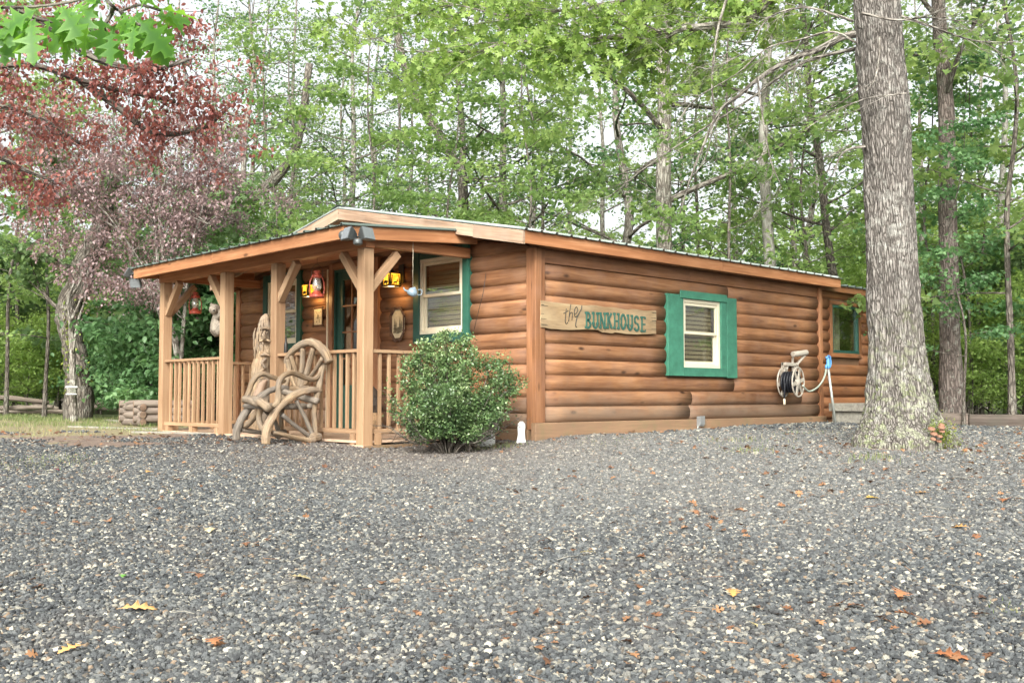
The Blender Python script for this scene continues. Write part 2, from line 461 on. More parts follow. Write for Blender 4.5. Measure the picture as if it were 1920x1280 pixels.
# backing walls with openings
def backing(name, axis, fixed, th, a0, a1, z0, ztop, holes, mat):
    m = MB(); xs = sorted(set([a0, a1] + [h[0] for h in holes] + [h[1] for h in holes]))
    for i in range(len(xs) - 1):
        u0, u1 = xs[i], xs[i + 1]; mid = (u0 + u1) / 2
        cuts = [h for h in holes if h[0] < mid < h[1]]
        spans = [(z0, None)]
        if cuts: spans = [(z0, cuts[0][2]), (cuts[0][3], None)]
        for s0, s1 in spans:
            n = 4
            for k in range(n):
                v0, v1 = u0 + (u1 - u0) * k / n, u0 + (u1 - u0) * (k + 1) / n
                zt0 = s1 if s1 is not None else ztop(v0); zt1 = s1 if s1 is not None else ztop(v1)
                P = []
                for d in (0, th):
                    for (v, z) in ((v0, s0), (v1, s0), (v1, zt1), (v0, zt0)):
                        P.append((v, fixed + d, z) if axis == 0 else (fixed + d, v, z))
                m.add(P, [(0, 1, 2, 3), (7, 6, 5, 4), (0, 1, 5, 4), (1, 2, 6, 5), (2, 3, 7, 6), (3, 0, 4, 7)])
    return m.build(name, mat, cabin)
backing('inner_wall', 0, .002, .1, 0.0, L_, -.3, lambda a: 2.25, [(sw['x0'], sw['x1'], sw['z0'], sw['z1'])], M['room'])
backing('inner_wall', 1, .003, .1, .004, W_ - .004, -.3, rake_z, [(gw['y0'], gw['y1'], gw['z0'], gw['z1']), (lw['y0'], lw['y1'], lw['z0'], lw['z1']), (dr['y0'], dr['y1'], -.3, dr['z1'])], M['room'])
backing('inner_wall', 0, W_ - .1, .1, 0.0, L_, -.3, lambda a: 2.25, [], M['log'])
backing('inner_wall', 1, L_ - .1, .1, .004, W_ - .004, -.3, rake_z, [], M['log'])
m = MB(); m.box(.11, L_ - .11, .11, W_ - .11, -.25, .0); m.build('floor_slab', M['room'], cabin)
# corner boards
def vboard(x0, x1, y0, y1, z0, z1, mat='trim'):
    m = MB(); m.box(x0, x1, y0, y1, z0, z1, ax=2); return m.build('corner_board', M[mat], cabin, .004)
vboard(-.062, .0, -.002, .092, .112, 2.2)
vboard(-.066, .028, -.066, -.004, .19, 2.19)
vboard(.03, .093, -.058, -.001, .19, 2.19)
vboard(L_ - .093, L_ - .004, -.06, -.001, .18, 2.19)
vboard(-.06, .0, W_ - .098, W_ + .02, .0, 2.2)

# roof
def ribbed(m, o, eu, ev, Lu, Lv, sp=.245, h=.022, th=.006):
    """sheet from o, eu across the ribs (length Lu), ev along them (length Lv)"""
    o, eu, ev = Vector(o), Vector(eu).normalized(), Vector(ev).normalized(); n = eu.cross(ev).normalized()
    if n.z < 0: n = -n
    prof = []; u = 0
    while u < Lu:
        prof += [(u, 0), (min(u + .012, Lu), h), (min(u + .04, Lu), h), (min(u + .052, Lu), 0)]
        prof += [(min(u + .11, Lu), 0), (min(u + .115, Lu), .004), (min(u + .125, Lu), .004), (min(u + .13, Lu), 0)]
        u += sp
    prof.append((Lu, 0))
    vs = []
    for d in (0, -th):
        for t in (0, 1):
            for (a, b) in prof: vs.append(o + eu * a + ev * (Lv * t) + n * (b + d))
    k = len(prof); fs = []
    for i in range(k - 1):
        fs += [(i, i + 1, k + i + 1, k + i), (2 * k + i, 3 * k + i, 3 * k + i + 1, 2 * k + i + 1), (i, 2 * k + i, 2 * k + i + 1, i + 1), (k + i, k + i + 1, 3 * k + i + 1, 3 * k + i)]
    m.add(vs, fs, None, .5)
rx0, rx1 = -.40, L_ + .30
yr = W_ / 2; z_pk = z_f_top + .197 * (yr - eave_y)
roof = empty('roof', (3.1, 3.4, 2.3) - Vector((0, 0, 0)) - cabin.location if False else Vector((0, 0, 2.3)), parent=cabin)
m = MB()
sl = Vector((0, 1, .197)).normalized(); Ls = math.hypot(yr - eave_y + .03, .197 * (yr - eave_y + .03))
ribbed(m, (rx0 - .02, eave_y - .035, z_f_top + .006), (1, 0, 0), sl, rx1 - rx0 + .04, Ls)
sl2 = Vector((0, -1, .197)).normalized()
ribbed(m, (rx0 - .02, W_ - eave_y + .035, z_f_top + .006), (1, 0, 0), sl2, rx1 - rx0 + .04, Ls)
m.build('ribbed_metal_sheet', M['metal'], roof)
m = MB()
for s in (-1, 1):
    m.beam((rx0 - .03, yr + s * .075, z_pk + .034), (rx1 + .03, yr + s * .075, z_pk + .034), .165, .004, up=(0, s * .197, 1))
m.build('ridge_cap', M['metalg'], roof)
m = MB(); m.beam((rx0, eave_y + .02, (z_f_top + z_f_bot) / 2), (3.4, eave_y + .02, (z_f_top + z_f_bot) / 2), .038, z_f_top - z_f_bot)
m.beam((3.403, eave_y + .02, (z_f_top + z_f_bot) / 2), (rx1, eave_y + .02, (z_f_top + z_f_bot) / 2), .038, z_f_top - z_f_bot)
m.build('fascia', M['fascia'], roof, .003)
m = MB(); m.beam((rx0, W_ - eave_y - .02, 2.265), (rx1, W_ - eave_y - .02, 2.265), .038, .143); m.build('fascia', M['fascia'], roof, .003)
hh = .145
def rake_run(m, x, ya, yb, th=.04, drop=0.0, h=hh):
    s = .197 * (1 if yb > ya and ya < yr else -1)
    zz = lambda y: z_f_top + .197 * (min(y, W_ - y) - eave_y) - .004 - drop
    vs, gc = [], []
    for y in (ya, yb):
        for dx in (-th / 2, th / 2):
            for dz in (0, -h):
                vs.append((x + dx, y, zz(y) + dz)); gc.append((y, dx, dz))
    m.add(vs, [(0, 1, 3, 2), (4, 6, 7, 5), (0, 2, 6, 4), (1, 5, 7, 3), (0, 4, 5, 1), (2, 3, 7, 6)], gc)
for (a, b, hcut) in ((eave_y + .0, .62, .152), (.623, yr, .142)):
    m = MB(); rake_run(m, rx0 + .02 - .041 + .02, a, b, h=hcut); m.build('rake_board', M['rake'], roof, .003)
m = MB(); rake_run(m, rx0 - .001, yr + .002, W_ - eave_y); m.build('rake_board', M['rake'], roof, .003)
m = MB(); rake_run(m, rx1 - .02, eave_y + .045, yr); rake_run(m, rx1 - .02, yr, W_ - eave_y - .045); m.build('rake_board', M['rake'], roof, .003)
# soffit boards under overhang and rafters
m = MB()
for x in np.arange(rx0 + .04, rx1 - .05, .085):
    for (ya_, yb_) in ((eave_y + .045, yr), (W_ - eave_y - .045, yr)):
        z = lambda y: z_f_top - .03 + .197 * (min(y, W_ - y) - eave_y)
        m.beam((x + .042, ya_, z(ya_)), (x + .042, yb_, z(yb_)), .083, .02)
m.build('roof_deck', M['ceil'], roof)
m = MB(); m.box(.004, L_, eave_y + .042, -.035, 2.197, 2.212); m.build('soffit', M['trim'], roof)

# extension at far end
ex0, ex1, ey = L_ + .005, L_ + 2.55, .12
ew = dict(x0=None)
xa, zt = on_side(1555, 571, ey); xb, zb2 = on_side(1606, 664, ey)
ew = (xa, xb, zb2, zt)
print('ext', ew)
log_wall(0, ex0, ex1, ey, -1, .13, .176, 12, [(ew[0] - .06, ew[1] + .06, ew[2] - .08, ew[3] + .06)], 9, bulge=.045).build('extension_log_wall', M['log_dark'], cabin)
m = MB(); m.box(ex0, ew[0], ey + .002, ey + .1, 0, 2.26); m.box(ew[1], ex1, ey + .002, ey + .1, 0, 2.26); m.box(ew[0], ew[1], ey + .003, ey + .1, 0, ew[2]); m.box(ew[0], ew[1], ey + .003, ey + .1, ew[3], 2.26)
m.box(ex1 - .1, ex1, ey + .1, 5.2, 0, 2.2); m.build('extension_backing', M['room'], cabin)
m = MB()
m.beam((ex0, ey - .12, 2.22), (ex1 + .15, ey - .12, 2.22), .03, .11); m.build('extension_fascia', M['log_dark'], cabin, .003)
m = MB(); ribbed(m, (ex0 + .32, ey - .16, 2.285), (1, 0, 0), (0, 1, .02), ex1 - ex0 - .12, 5.0, th=.02); m.build('extension_roof', M['metalg'], cabin)
# windows -------------------------------------------------------------
def window(name, axis, fixed, a0, a1, z0, z1, frame='cream', blind=True, depth=.05, dh=True, flip=1):
    """double hung unit: local function P(a,out,z)"""
    w = empty(name, Vector((a0, fixed, z0)) - cabin.location if axis == 0 else Vector((fixed, a0, z0)) - cabin.location, parent=cabin)
    def bx(m, p0, p1, o0, o1, q0, q1):
        lo, hi = fixed - o1, fixed - o0
        if axis == 0: m.box(p0, p1, lo, hi, q0, q1)
        else: m.box(lo, hi, p0, p1, q0, q1)
    fw = .045
    m = MB()
    bx(m, a0, a1, -.02, depth, z1 - fw, z1); bx(m, a0, a1, -.02, depth, z0, z0 + fw)
    bx(m, a0, a0 + fw, -.02, depth - .002, z0 + fw, z1 - fw); bx(m, a1 - fw, a1, -.02, depth - .002, z0 + fw, z1 - fw)
    m.build('window_frame', M[frame], w, .003)
    zm = (z0 + z1) / 2 + .01
    i0, i1 = a0 + fw + .004, a1 - fw - .004
    if dh:
        for (s0, s1, off, nm) in ((zm - .02, z1 - fw - .003, .012, 'sash'), (z0 + fw + .003, zm + .02, -.014, 'sash')):
            m = MB(); sw_ = .038
            bx(m, i0, i1, off, off + .024, s1 - sw_, s1); bx(m, i0, i1, off, off + .024, s0, s0 + sw_)
            bx(m, i0, i0 + sw_, off, off + .0235, s0 + sw_, s1 - sw_); bx(m, i1 - sw_, i1, off, off + .0235, s0 + sw_, s1 - sw_)
            so = m.build(nm, M[frame], w, .002)
            m = MB(); bx(m, i0 + sw_ - .004, i1 - sw_ + .004, off + .008, off + .012, s0 + sw_ - .004, s1 - sw_ + .004)
            m.build('pane', M['glass'], w)
    else:
        m = MB(); bx(m, i0, i1, .008, .012, z0 + fw, z1 - fw); m.build('pane', M['glass'], w)
    if blind:
        m = MB(); z = z1 - .07
        while z > z0 + .05:
            c0, c1 = Vector((i0 + .01, fixed + .055, z)), Vector((i1 - .01, fixed + .055, z))
            if axis == 1: c0, c1 = Vector((fixed + .055, i0 + .01, z)), Vector((fixed + .055, i1 - .01, z))
            m.beam(c0, c1, .003, .047 if blind == 1 else .052, up=(0, .25, 1) if axis == 0 else (.25, 0, 1)); z -= .058
        m.build('blind', M['blind'], w)
    return w, bx
w, bx = window('window', 0, 0, sw['x0'], sw['x1'], sw['z0'], sw['z1'])
w['label'] = 'double hung window in wide bright green boards'
X0, X1, Z0, Z1 = sw['x0'], sw['x1'], sw['z0'], sw['z1']
m = MB(); bx(m, X0 - .335, X0 - .001, -.001, .072, Z0 - .115, Z1 + .045); m.build('trim_board', M['green'], w, .005)
m = MB(); bx(m, X0 - .085, X1 + .13, .0735, .085, Z1 + .001, Z1 + .105); bx(m, X0 + .0, X1 + .13, -.001, .0735, Z1 + .001, Z1 + .104); m.build('trim_board', M['green'], w, .005)
m = MB(); bx(m, X0 + .001, X1 + .13, -.001, .0725, Z0 - .117, Z0 - .001); m.build('trim_board', M['green'], w, .005)
m = MB(); bx(m, X1 + .001, X1 + .13, -.001, .0715, Z0, Z1); m.build('trim_board', M['green'], w, .005)
m = MB(); bx(m, X1 + .136, X1 + .375, -.001, .075, Z0 - .13, Z1 + .072); m.build('trim_board', M['green'], w, .005)
for (q, lab) in ((gw, 'porch window nearest the corner in dark green boards'), (lw, 'porch window left of the door in dark green boards')):
    w, bx = window('window', 1, 0, q['y0'], q['y1'], q['z0'], q['z1'], blind=2)
    w['label'] = lab
    tw = .115
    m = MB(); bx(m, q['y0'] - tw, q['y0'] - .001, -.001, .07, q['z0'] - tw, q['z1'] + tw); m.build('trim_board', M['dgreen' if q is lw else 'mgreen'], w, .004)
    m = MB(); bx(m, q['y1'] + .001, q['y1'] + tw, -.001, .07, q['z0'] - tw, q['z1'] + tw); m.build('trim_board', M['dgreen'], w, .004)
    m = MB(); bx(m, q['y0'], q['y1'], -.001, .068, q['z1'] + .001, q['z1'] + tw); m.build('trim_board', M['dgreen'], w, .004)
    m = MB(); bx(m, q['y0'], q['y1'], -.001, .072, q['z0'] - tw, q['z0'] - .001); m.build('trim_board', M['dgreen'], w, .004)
w, bx = window('window', 0, ey, ew[0], ew[1], ew[2], ew[3], frame='dgreen', blind=False, dh=False)
w['label'] = 'single pane window of the far extension'
m = MB(); bx(m, ew[0] - .07, ew[1] + .07, 0, .06, ew[3] + .001, ew[3] + .06); bx(m, ew[0] - .07, ew[1] + .07, 0, .062, ew[2] - .07, ew[2] - .001); bx(m, ew[0] - .07, ew[0] - .001, 0, .058, ew[2], ew[3]); bx(m, ew[1] + .001, ew[1] + .07, 0, .058, ew[2], ew[3]); m.build('trim_board', M['log_dark'], w, .004)
m = MB(); m.box(ew[0], ew[1], ey + .3, ey + .32, ew[2] - .1, ew[3]); m.build('curtain', M['cream'], w)
# door -----------------------------------------------------------------
door = empty('door', Vector((0, dr['y0'], 0)) - cabin.location, parent=cabin)
y0, y1, z0, z1 = dr['y0'], dr['y1'], dr['z0'], dr['z1']
def gx(m, a0, a1, o0, o1, q0, q1, **k): m.box(-o1, -o0, a0, a1, q0, q1, **k)
m = MB(); gx(m, y0 + .03, y1 - .03, -.03, .012, z0, z0 + .62); m.box(.03 - .02, .03, y0 + .03, y1 - .03, z0, z0 + .62)
gx(m, y0 + .03, y0 + .16, -.03, .0118, z0 + .62, z1 - .03, ax=2); gx(m, y1 - .16, y1 - .03, -.03, .0118, z0 + .62, z1 - .03, ax=2)
gx(m, y0 + .16, y1 - .16, -.03, .0116, z1 - .15, z1 - .03)
for (a0, a1) in ((y0 + .09, (y0 + y1) / 2 - .04), ((y0 + y1) / 2 + .04, y1 - .09)): gx(m, a0, a1, .012, .022, z0 + .12, z0 + .52, ax=2)
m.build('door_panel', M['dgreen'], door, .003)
m = MB(); gx(m, y0 + .16, y1 - .16, -.012, -.008, z0 + .62, z1 - .15); m.build('pane', M['glass'], door)
m = MB(); n = 3
for i in range(1, n):
    a = y0 + .16 + (y1 - y0 - .32) * i / n; gx(m, a - .01, a + .01, -.008, .008, z0 + .62, z1 - .15, ax=2)
for i in range(1, 4):
    z = z0 + .62 + (z1 - .15 - z0 - .62) * i / 4; gx(m, y0 + .16, y1 - .16, -.008, .0085, z - .01, z + .01)
m.build('muntin', M['trim'], door)
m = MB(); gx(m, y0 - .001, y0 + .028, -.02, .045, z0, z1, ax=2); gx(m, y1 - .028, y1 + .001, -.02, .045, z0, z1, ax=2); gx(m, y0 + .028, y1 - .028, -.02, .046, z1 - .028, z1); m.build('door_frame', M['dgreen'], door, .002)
m = MB(); gx(m, y0 - .1, y0 - .002, 0, .075, z0, z1 + .09, ax=2); gx(m, y1 + .002, y1 + .1, 0, .075, z0, z1 + .09, ax=2); gx(m, y0 - .0015, y1 + .0015, 0, .073, z1 + .001, z1 + .09); m.build('door_casing', M['trim'], door, .003)
m = MB(); m.lathe((-.012, y0 + .09, .95), [(.012, 0), (.012, .03), (.026, .04), (.028, .055), (.018, .068)], axis=(-1, 0, 0)); m.build('handle', M['grey'], door)
m = MB(); gx(m, y1 + .11, y1 + .13, 0, .085, z0, z1 + .02, ax=2); m.build('storm_door_edge', M['cream'], door, .002)

# porch -----------------------------------------------------------------
PX = -1.59; P_Y = [1.10, 2.98, 4.28, 6.14]
PY = [on_gable(684, 700, PX)[0], on_gable(521, 600, PX)[0], on_gable(425, 600, PX)[0], on_gable(311, 600, PX)[0]]
print('posts', PY)
pr = empty('porch', Vector((PX / 2, 3.6, 0)) - cabin.location, parent=cabin)
zb = 2.15  # underside of front beam
# floor
m = MB()
for k in range(11):
    x1 = -.085 - k * .142; m.box(x1 - .138, x1, PY[0] - .03, PY[3] + .06, -.03, -.002, ax=1)
m.build('deck', M['deck'], pr, .003)
m = MB(); m.box(PX - .085, PX - .03, PY[0] - .09, PY[1], -.3, -.05); m.build('deck_skirt', M['deck'], pr, .005)
m = MB(); m.box(PX - .08, -.09, PY[0] - .1, PY[0] - .04, -.3, -.052); m.build('deck_skirt', M['base'], pr, .006)
m = MB(); m.box(PX - .06, PX - .03, PY[1] + .002, PY[3] + .06, -.3, -.04); m.build('deck_skirt', M['deck'], pr, .005)
# posts with braces
def post(x, y, z0, z1, w=.135):
    m = MB(); m.box(x - w / 2, x + w / 2, y - w / 2, y + w / 2, z0, z1, ax=2); return m.build('post', M['post'], pr, .007)
zb_i = [-.06, -.05, -.06, -.06]
for i, y in enumerate(PY):
    po = post(PX, y, (-.14, -.03, -.06, -.06)[i], zb)
    s = .46
    for sg in ((1, -1) if 0 < i < 3 else ((1,) if i == 0 else (-1,))):
        if i in (1,) and sg == 1: continue
        if i == 2 and sg == -1: continue
        m = MB(); m.beam((PX, y + sg * .05, zb - s), (PX, y + sg * (s - .02), zb - .02), .088, .088, up=(1, 0, 0)); m.build('brace', M['post'], po, .005)
    if i in (0, 3):
        m = MB(); m.beam((PX + .05, y, zb - s), (PX + s - .02, y, zb - .02), .088, .086, up=(0, 1, 0)); m.build('brace', M['post'], po, .005)
# beams
m = MB(); m.box(PX - .06, PX + .06, PY[0] - .09, PY[3] + .12, zb + .002, zb + .15, ax=1); m.build('beam', M['fascia'], pr, .005)
zs = lambda x: 2.345 + (0.141 / 1.99) * (x + 1.99)       # top of porch side fascia
FX = -1.99; FY0, FY1 = .935, 6.27
m = MB()
for (a, b) in ((FY0, 3.9), (3.903, FY1)): m.box(FX - .02, FX + .02, a, b, 2.20, 2.343, ax=1)
m.build('fascia', M['fascia'], pr, .004)
for yy, nm in ((FY0 + .02, 'fascia'), (FY1 - .02, 'fascia')):
    m = MB(); vs, gc = [], []
    for x in (FX + .021, -.065):
        for dy in (-.019, .019):
            for dz in (0, -.145): vs.append((x, yy + dy, zs(x) + dz)); gc.append((x, dy, dz))
    m.add(vs, [(0, 1, 3, 2), (4, 6, 7, 5), (0, 2, 6, 4), (1, 5, 7, 3), (0, 4, 5, 1), (2, 3, 7, 6)], gc)
    m.build('fascia', M['fascia'], pr, .004)
# side ties from corner posts to wall
for y in (PY[0] + .0, PY[3]):
    m = MB(); m.box(PX + .062, -.06, y - .045, y + .045, zb + .03, zb + .149, ax=0); m.build('beam', M['fascia'], pr, .004)
m = MB()
y = FY0 + .045
k = 0
xs_ = np.arange(FX + .03, -.07, .075)
for x in xs_:
    m.box(x, min(x + .073, -.065), FY0 + .041, FY1 - .041, zs(x) - .045, zs(x) - .03, ax=1)
m.build('ceiling', M['ceil'], pr)
m = MB(); sl = Vector((1, 0, .0709)).normalized()
ribbed(m, (FX - .06, FY0 - .03, zs(FX) + .004), (0, 1, 0), sl, FY1 - FY0 + .06, 2.05 - .01); m.build('porch_roof_sheet', M['metalg'], pr)
# railings
def railing(p0, p1, zt, zbm, n, w=.034):
    rl = empty('railing', Vector((p0[0], p0[1], 0)) - wloc(pr), parent=pr)
    a, b = Vector((p0[0], p0[1], 0)), Vector((p1[0], p1[1], 0))
    m = MB(); m.beam(a + Vector((0, 0, zt)), b + Vector((0, 0, zt)), .085, .036); m.build('top_rail', M['post'], rl, .004)
    m = MB(); m.beam(a + Vector((0, 0, zbm)), b + Vector((0, 0, zbm)), .07, .05); m.build('bottom_rail', M['post'], rl, .004)
    for k in range(n):
        t = (k + 1) / (n + 1); p = a.lerp(b, t) + Vector((rs.uniform(-.003, .003), rs.uniform(-.003, .003), 0))
        m = MB(); m.box(p.x - w / 2, p.x + w / 2, p.y - w / 2, p.y + w / 2, zbm + .026, zt - .019, ax=2); m.build('baluster', M['post'], rl, .002, seg=1)
    for t in (.06, .5, .94):
        p = a.lerp(b, t); m = MB(); m.box(p.x - .045, p.x + .045, p.y - .045, p.y + .045, -.05, zbm - .026, ax=2); m.build('rail_foot', M['post'], rl, .003)
railing((PX, PY[0] + .07), (PX, PY[1] - .07), 1.005, .1, 12)
railing((PX, PY[2] + .07), (PX, PY[3] - .07), 1.005, .1, 11)
railing((PX + .07, PY[3]), (-.06, PY[3]), 1.0, .1, 10)
railing((PX + .07, PY[0]), (-.06, PY[0]), 1.0, .1, 10)
# ------------------------------------------------------------------ more materials
M['drift'] = wood('driftwood', (.11, .075, .042), (.27, .19, .115), (.42, .325, .21), rough=.8, var=.35, knots=.6, weather=.6, wcol=(.2, .18, .155), dark_streak=.9, gs=(4.0, 80, 80), ss=(3, 40, 40), bump=1.0)
M['driftd'] = wood('dark_driftwood', (.09, .075, .06), (.2, .17, .135), (.32, .27, .21), rough=.8, var=.3, knots=.3, weather=.5, wcol=(.16, .15, .14), dark_streak=.8, gs=(4.0, 80, 80), ss=(3, 40, 40), bump=1.0)
M['signw'] = wood('carved_sign_board', (.16, .11, .06), (.29, .2, .11), (.4, .3, .17), rough=.6, var=.1, knots=.5, weather=.4, wcol=(.3, .24, .16), dark_streak=.5, gs=(1.5, 14, 14))
M['darkwood'] = wood('dark_edging_timber', (.05, .04, .033), (.1, .082, .068), (.17, .14, .12), rough=.9, weather=.4, wcol=(.09, .09, .07), dark_streak=.5, bump=.8)
M['oldlog'] = wood('weathered_log', (.08, .064, .052), (.17, .14, .115), (.27, .235, .195), rough=.85, var=.4, knots=.3, weather=.5, wcol=(.2, .17, .14), dark_streak=.5, bump=.8)
M['oldend'] = wood('log_core', (.1, .07, .05), (.2, .14, .1), (.3, .22, .16), rough=.8)
M['greyw'] = wood('grey_weathered_plank', (.14, .13, .11), (.22, .21, .18), (.3, .29, .25), rough=.85, var=.2, knots=.3, weather=.4, wcol=(.3, .3, .24))
M['signg'] = plain('sign_green_paint', (.03, .1, .078), .5)
M['ink'] = plain('burnt_lettering', (.03, .03, .025), .6)
M['red'] = plain('rusty_red_enamel', (.4, .075, .045), .42, spec=.5, var=.2, scale=40)
M['twig'] = plain('brown_twig', (.11, .06, .04), .75, var=.3)
M['paper'] = plain('sepia_print', (.55, .47, .32), .6, var=.15, scale=25)
M['fur'] = plain('painted_grey_fur', (.22, .19, .15), .7, var=.45, scale=70, bump=.6)
M['ddark'] = plain('dark_brown_carving', (.05, .035, .025), .75, var=.4, scale=50, bump=.6)
M['blue'] = plain('blue_enamel', (.1, .32, .68), .4)
M['slate'] = plain('blue_grey_enamel', (.2, .27, .33), .35, spec=.6, var=.2)
M['bone'] = plain('taupe_plastic', (.42, .38, .32), .42, var=.06)
M['hose'] = plain('black_rubber_hose', (.012, .014, .02), .45)
M['ghose'] = plain('grey_green_hose', (.33, .38, .32), .5)
M['enamel'] = plain('white_enamel', (.82, .83, .82), .3, var=.03)
M['lamp'] = plain('floodlight_housing', (.09, .1, .1), .4, metal=.4)
M['lens'] = plain('floodlight_lens', (.16, .18, .19), .15, spec=.8)
M['mushroom'] = plain('rusty_mushroom', (.25, .13, .08), .7, var=.3)
M['basket'] = plain('woven_basket', (.3, .19, .1), .8, var=.35, scale=60, bump=.8)

# ------------------------------------------------------------------ sign
def on_wall(px, py, yy): return plane_pt(px, py, (0, 1, 0), (0, yy, 0))
ys = -.075
q = [on_wall(1014, 562, ys), on_wall(1014, 614, ys), on_wall(1231, 627.5, ys), on_wall(1231, 586, ys)]
sx0, sx1 = q[0].x, q[2].x; sz0 = (q[1].z + q[2].z) / 2 ; sz1 = (q[0].z + q[3].z) / 2
SL, SH = sx1 - sx0, sz1 - sz0
print('sign', sx0, sx1, sz0, sz1)
sign = empty('wall_sign', (sx0, ys, sz0), 'carved plank sign reading the BUNKHOUSE on the log wall', 'sign')
poly = []; n = 34
for i in range(n + 1):
    a = SL * i / n
    poly.append((a, -.0 - .012 * math.sin(a * 5.0) + .008 * noise.noise(Vector((a * 9, 1, 0))) - (.02 if 1.0 < a < 1.3 else 0)))
for i in range(5): poly.append((SL + rs.uniform(-.008, .006), SH * (i + .5) / 5))
for i in range(n + 1):
    a = SL * (1 - i / n); poly.append((a, SH + .014 * noise.noise(Vector((a * 5, 7, 0))) - .012 * abs(math.sin(a * 3)) + .008))
for i in range(5): poly.append((rs.uniform(-.006, .008), SH * (4.5 - i) / 5))
m = MB(); m.prism(poly, (sx0, ys, sz0), (1, 0, 0), (0, 0, 1), (0, 1, 0), .028)
m.build('board', M['signw'], sign, .004)
for i in range(16):
    m = MB(); a = rs.choice((0, 1)); z = SH * rs.uniform(.08, .95); l = rs.uniform(.04, .13)
    x = .004 if a == 0 else SL - l - .004
    m.beam((sx0 + x, ys - .0008, sz0 + z), (sx0 + x + l, ys - .0008, sz0 + z + rs.uniform(-.004, .004)), .0016, .004)
    m.build('crack', M['ink'], sign)
def slab_letter(m, ch, x, z, w, h):
    T = .14 * w + .013
    yy = ys - .004
    def bar(ax, az, bx_, bz, th):
        m.beam((x + ax * w, yy, z + az * h), (x + bx_ * w, yy, z + bz * h), .009, th)
    def stem(u, z0=0.0, z1=1.0, ser=True):
        bar(u, z0, u, z1, T)
        if ser:
            for zz in (z0, z1):
                d = .02 if zz == z0 else -.02
                m.beam((x + u * w - T * .78, yy - .0004, z + zz * h + d * .7), (x + u * w + T * .78, yy - .0004, z + zz * h + d * .7), .009, .026)
    def arc(cx, cz, rx, rz, a0, a1, th, k=9):
        P = [(cx + rx * math.cos(R(a0 + (a1 - a0) * i / k)), cz + rz * math.sin(R(a0 + (a1 - a0) * i / k))) for i in range(k + 1)]
        for i in range(k):
            a, b = Vector((x + P[i][0] * w, yy + .0002 * (i % 2), z + P[i][1] * h)), Vector((x + P[i + 1][0] * w, yy + .0002 * (i % 2), z + P[i + 1][1] * h))
            d = (b - a).normalized() * .006
            m.beam(a - d, b + d, .009, th)
    if ch == 'B':
        stem(.22); arc(.4, .73, .38, .22, 90, -90, T * .8); arc(.4, .26, .45, .23, 90, -90, T * .9)
    elif ch == 'U':
        stem(.18, .25, 1); stem(.82, .25, 1); arc(.5, .3, .32, .25, 180, 360, T * .9)
        m.v  # closed below
    elif ch == 'N': stem(.16); stem(.84); bar(.16, .95, .84, .05, T * .95)
    elif ch == 'K': stem(.2); bar(.25, .45, .82, .97, T * .85); bar(.42, .58, .85, .03, T * .95)
    elif ch == 'H': stem(.18); stem(.82); bar(.18, .5, .82, .5, T * .7)
    elif ch == 'O': arc(.5, .5, .36, .44, 0, 360, T * .95, 18)
    elif ch == 'S': arc(.5, .72, .32, .22, 20, 250, T * .85); arc(.5, .27, .34, .22, 90 - 20, -160, T * .9)
    elif ch == 'E':
        stem(.25)
        for zz in (.05, .5, .95): bar(.25, zz, .88, zz, T * .62)
        for zz in (.12, .88): bar(.86, zz - .06, .86, zz + .06, T * .5)
lx0 = on_wall(1096, 600, ys).x; lx1 = on_wall(1212, 605, ys).x
word = 'BUNKHOUSE'; cw = (lx1 - lx0) / len(word)
for i, ch in enumerate(word):
    m = MB(); zc = .035 * SH + .03 - .004 * abs(i - 4) ; slab_letter(m, ch, lx0 + i * cw, sz0 + zc, cw * .9, SH * .66); m.build('letter', M['signg'], sign)
m = MB(); ux = on_wall(1058, 590, ys).x
def script(pts, rad=.0042):
    m.tube([(ux + a * .36, ys - .002, sz0 + b * SH) for a, b in pts], rad, n=6, interp=4)
def scr(pts, rad=.0045): m.tube([(ux + a * .46, ys - .002, sz0 + b * SH) for a, b in pts], rad, n=6, interp=4)
scr([(.07, .8), (.05, .55), (.03, .3), (.07, .2), (.12, .27)]); scr([(-.03, .6), (.06, .66), (.15, .72)])
scr([(.24, .98), (.2, .7), (.155, .3)]); scr([(.165, .42), (.22, .62), (.29, .66), (.29, .5), (.28, .36)])
scr([(.36, .6), (.45, .66), (.5, .8), (.45, .9), (.39, .8), (.37, .6), (.42, .5), (.52, .6)])
scr([(.66, .97), (.63, .82), (.53, .62), (.45, .4), (.42, .16), (.46, .1)], .006)
m.build('lettering', M['ink'], sign)

# ------------------------------------------------------------------ rocking chair style driftwood seat
p0 = at(499, 831, 11.5); p0.z = g(p0.x, p0.y)
pf = at(444, 824, 11.9)
Wd = Vector((pf.x - p0.x, pf.y - p0.y, 0)); Ln = Vector((Wd.y, -Wd.x, 0)).normalized()
if Ln.dot(RT) < 0: Ln = -Ln
Wn = Wd.normalized()
chair = empty('armchair', p0 + Wd * .5 + Ln * .4, 'big driftwood armchair with wheel-shaped back and sides in front of the porch rail', 'armchair')
def N(x, y): return plane_pt(x, y, Wn, p0)            # near side plane
def Fp(x, y): return plane_pt(x, y, Wn, p0 + Wd)      # far side plane
def B(x, y):                                          # back plane: spans width, leans slightly
    t = (605 - x) / (605 - 543)
    nb = (Ln + Vector((0, 0, .05))).normalized()
    return plane_pt(x, y, nb, N(600, 723))
cs = lambda cx, cy: (420 + cx / 5.818, 620 + cy / 5.818)
def path(fn, pts): return [fn(*cs(a, b)) for a, b in pts]
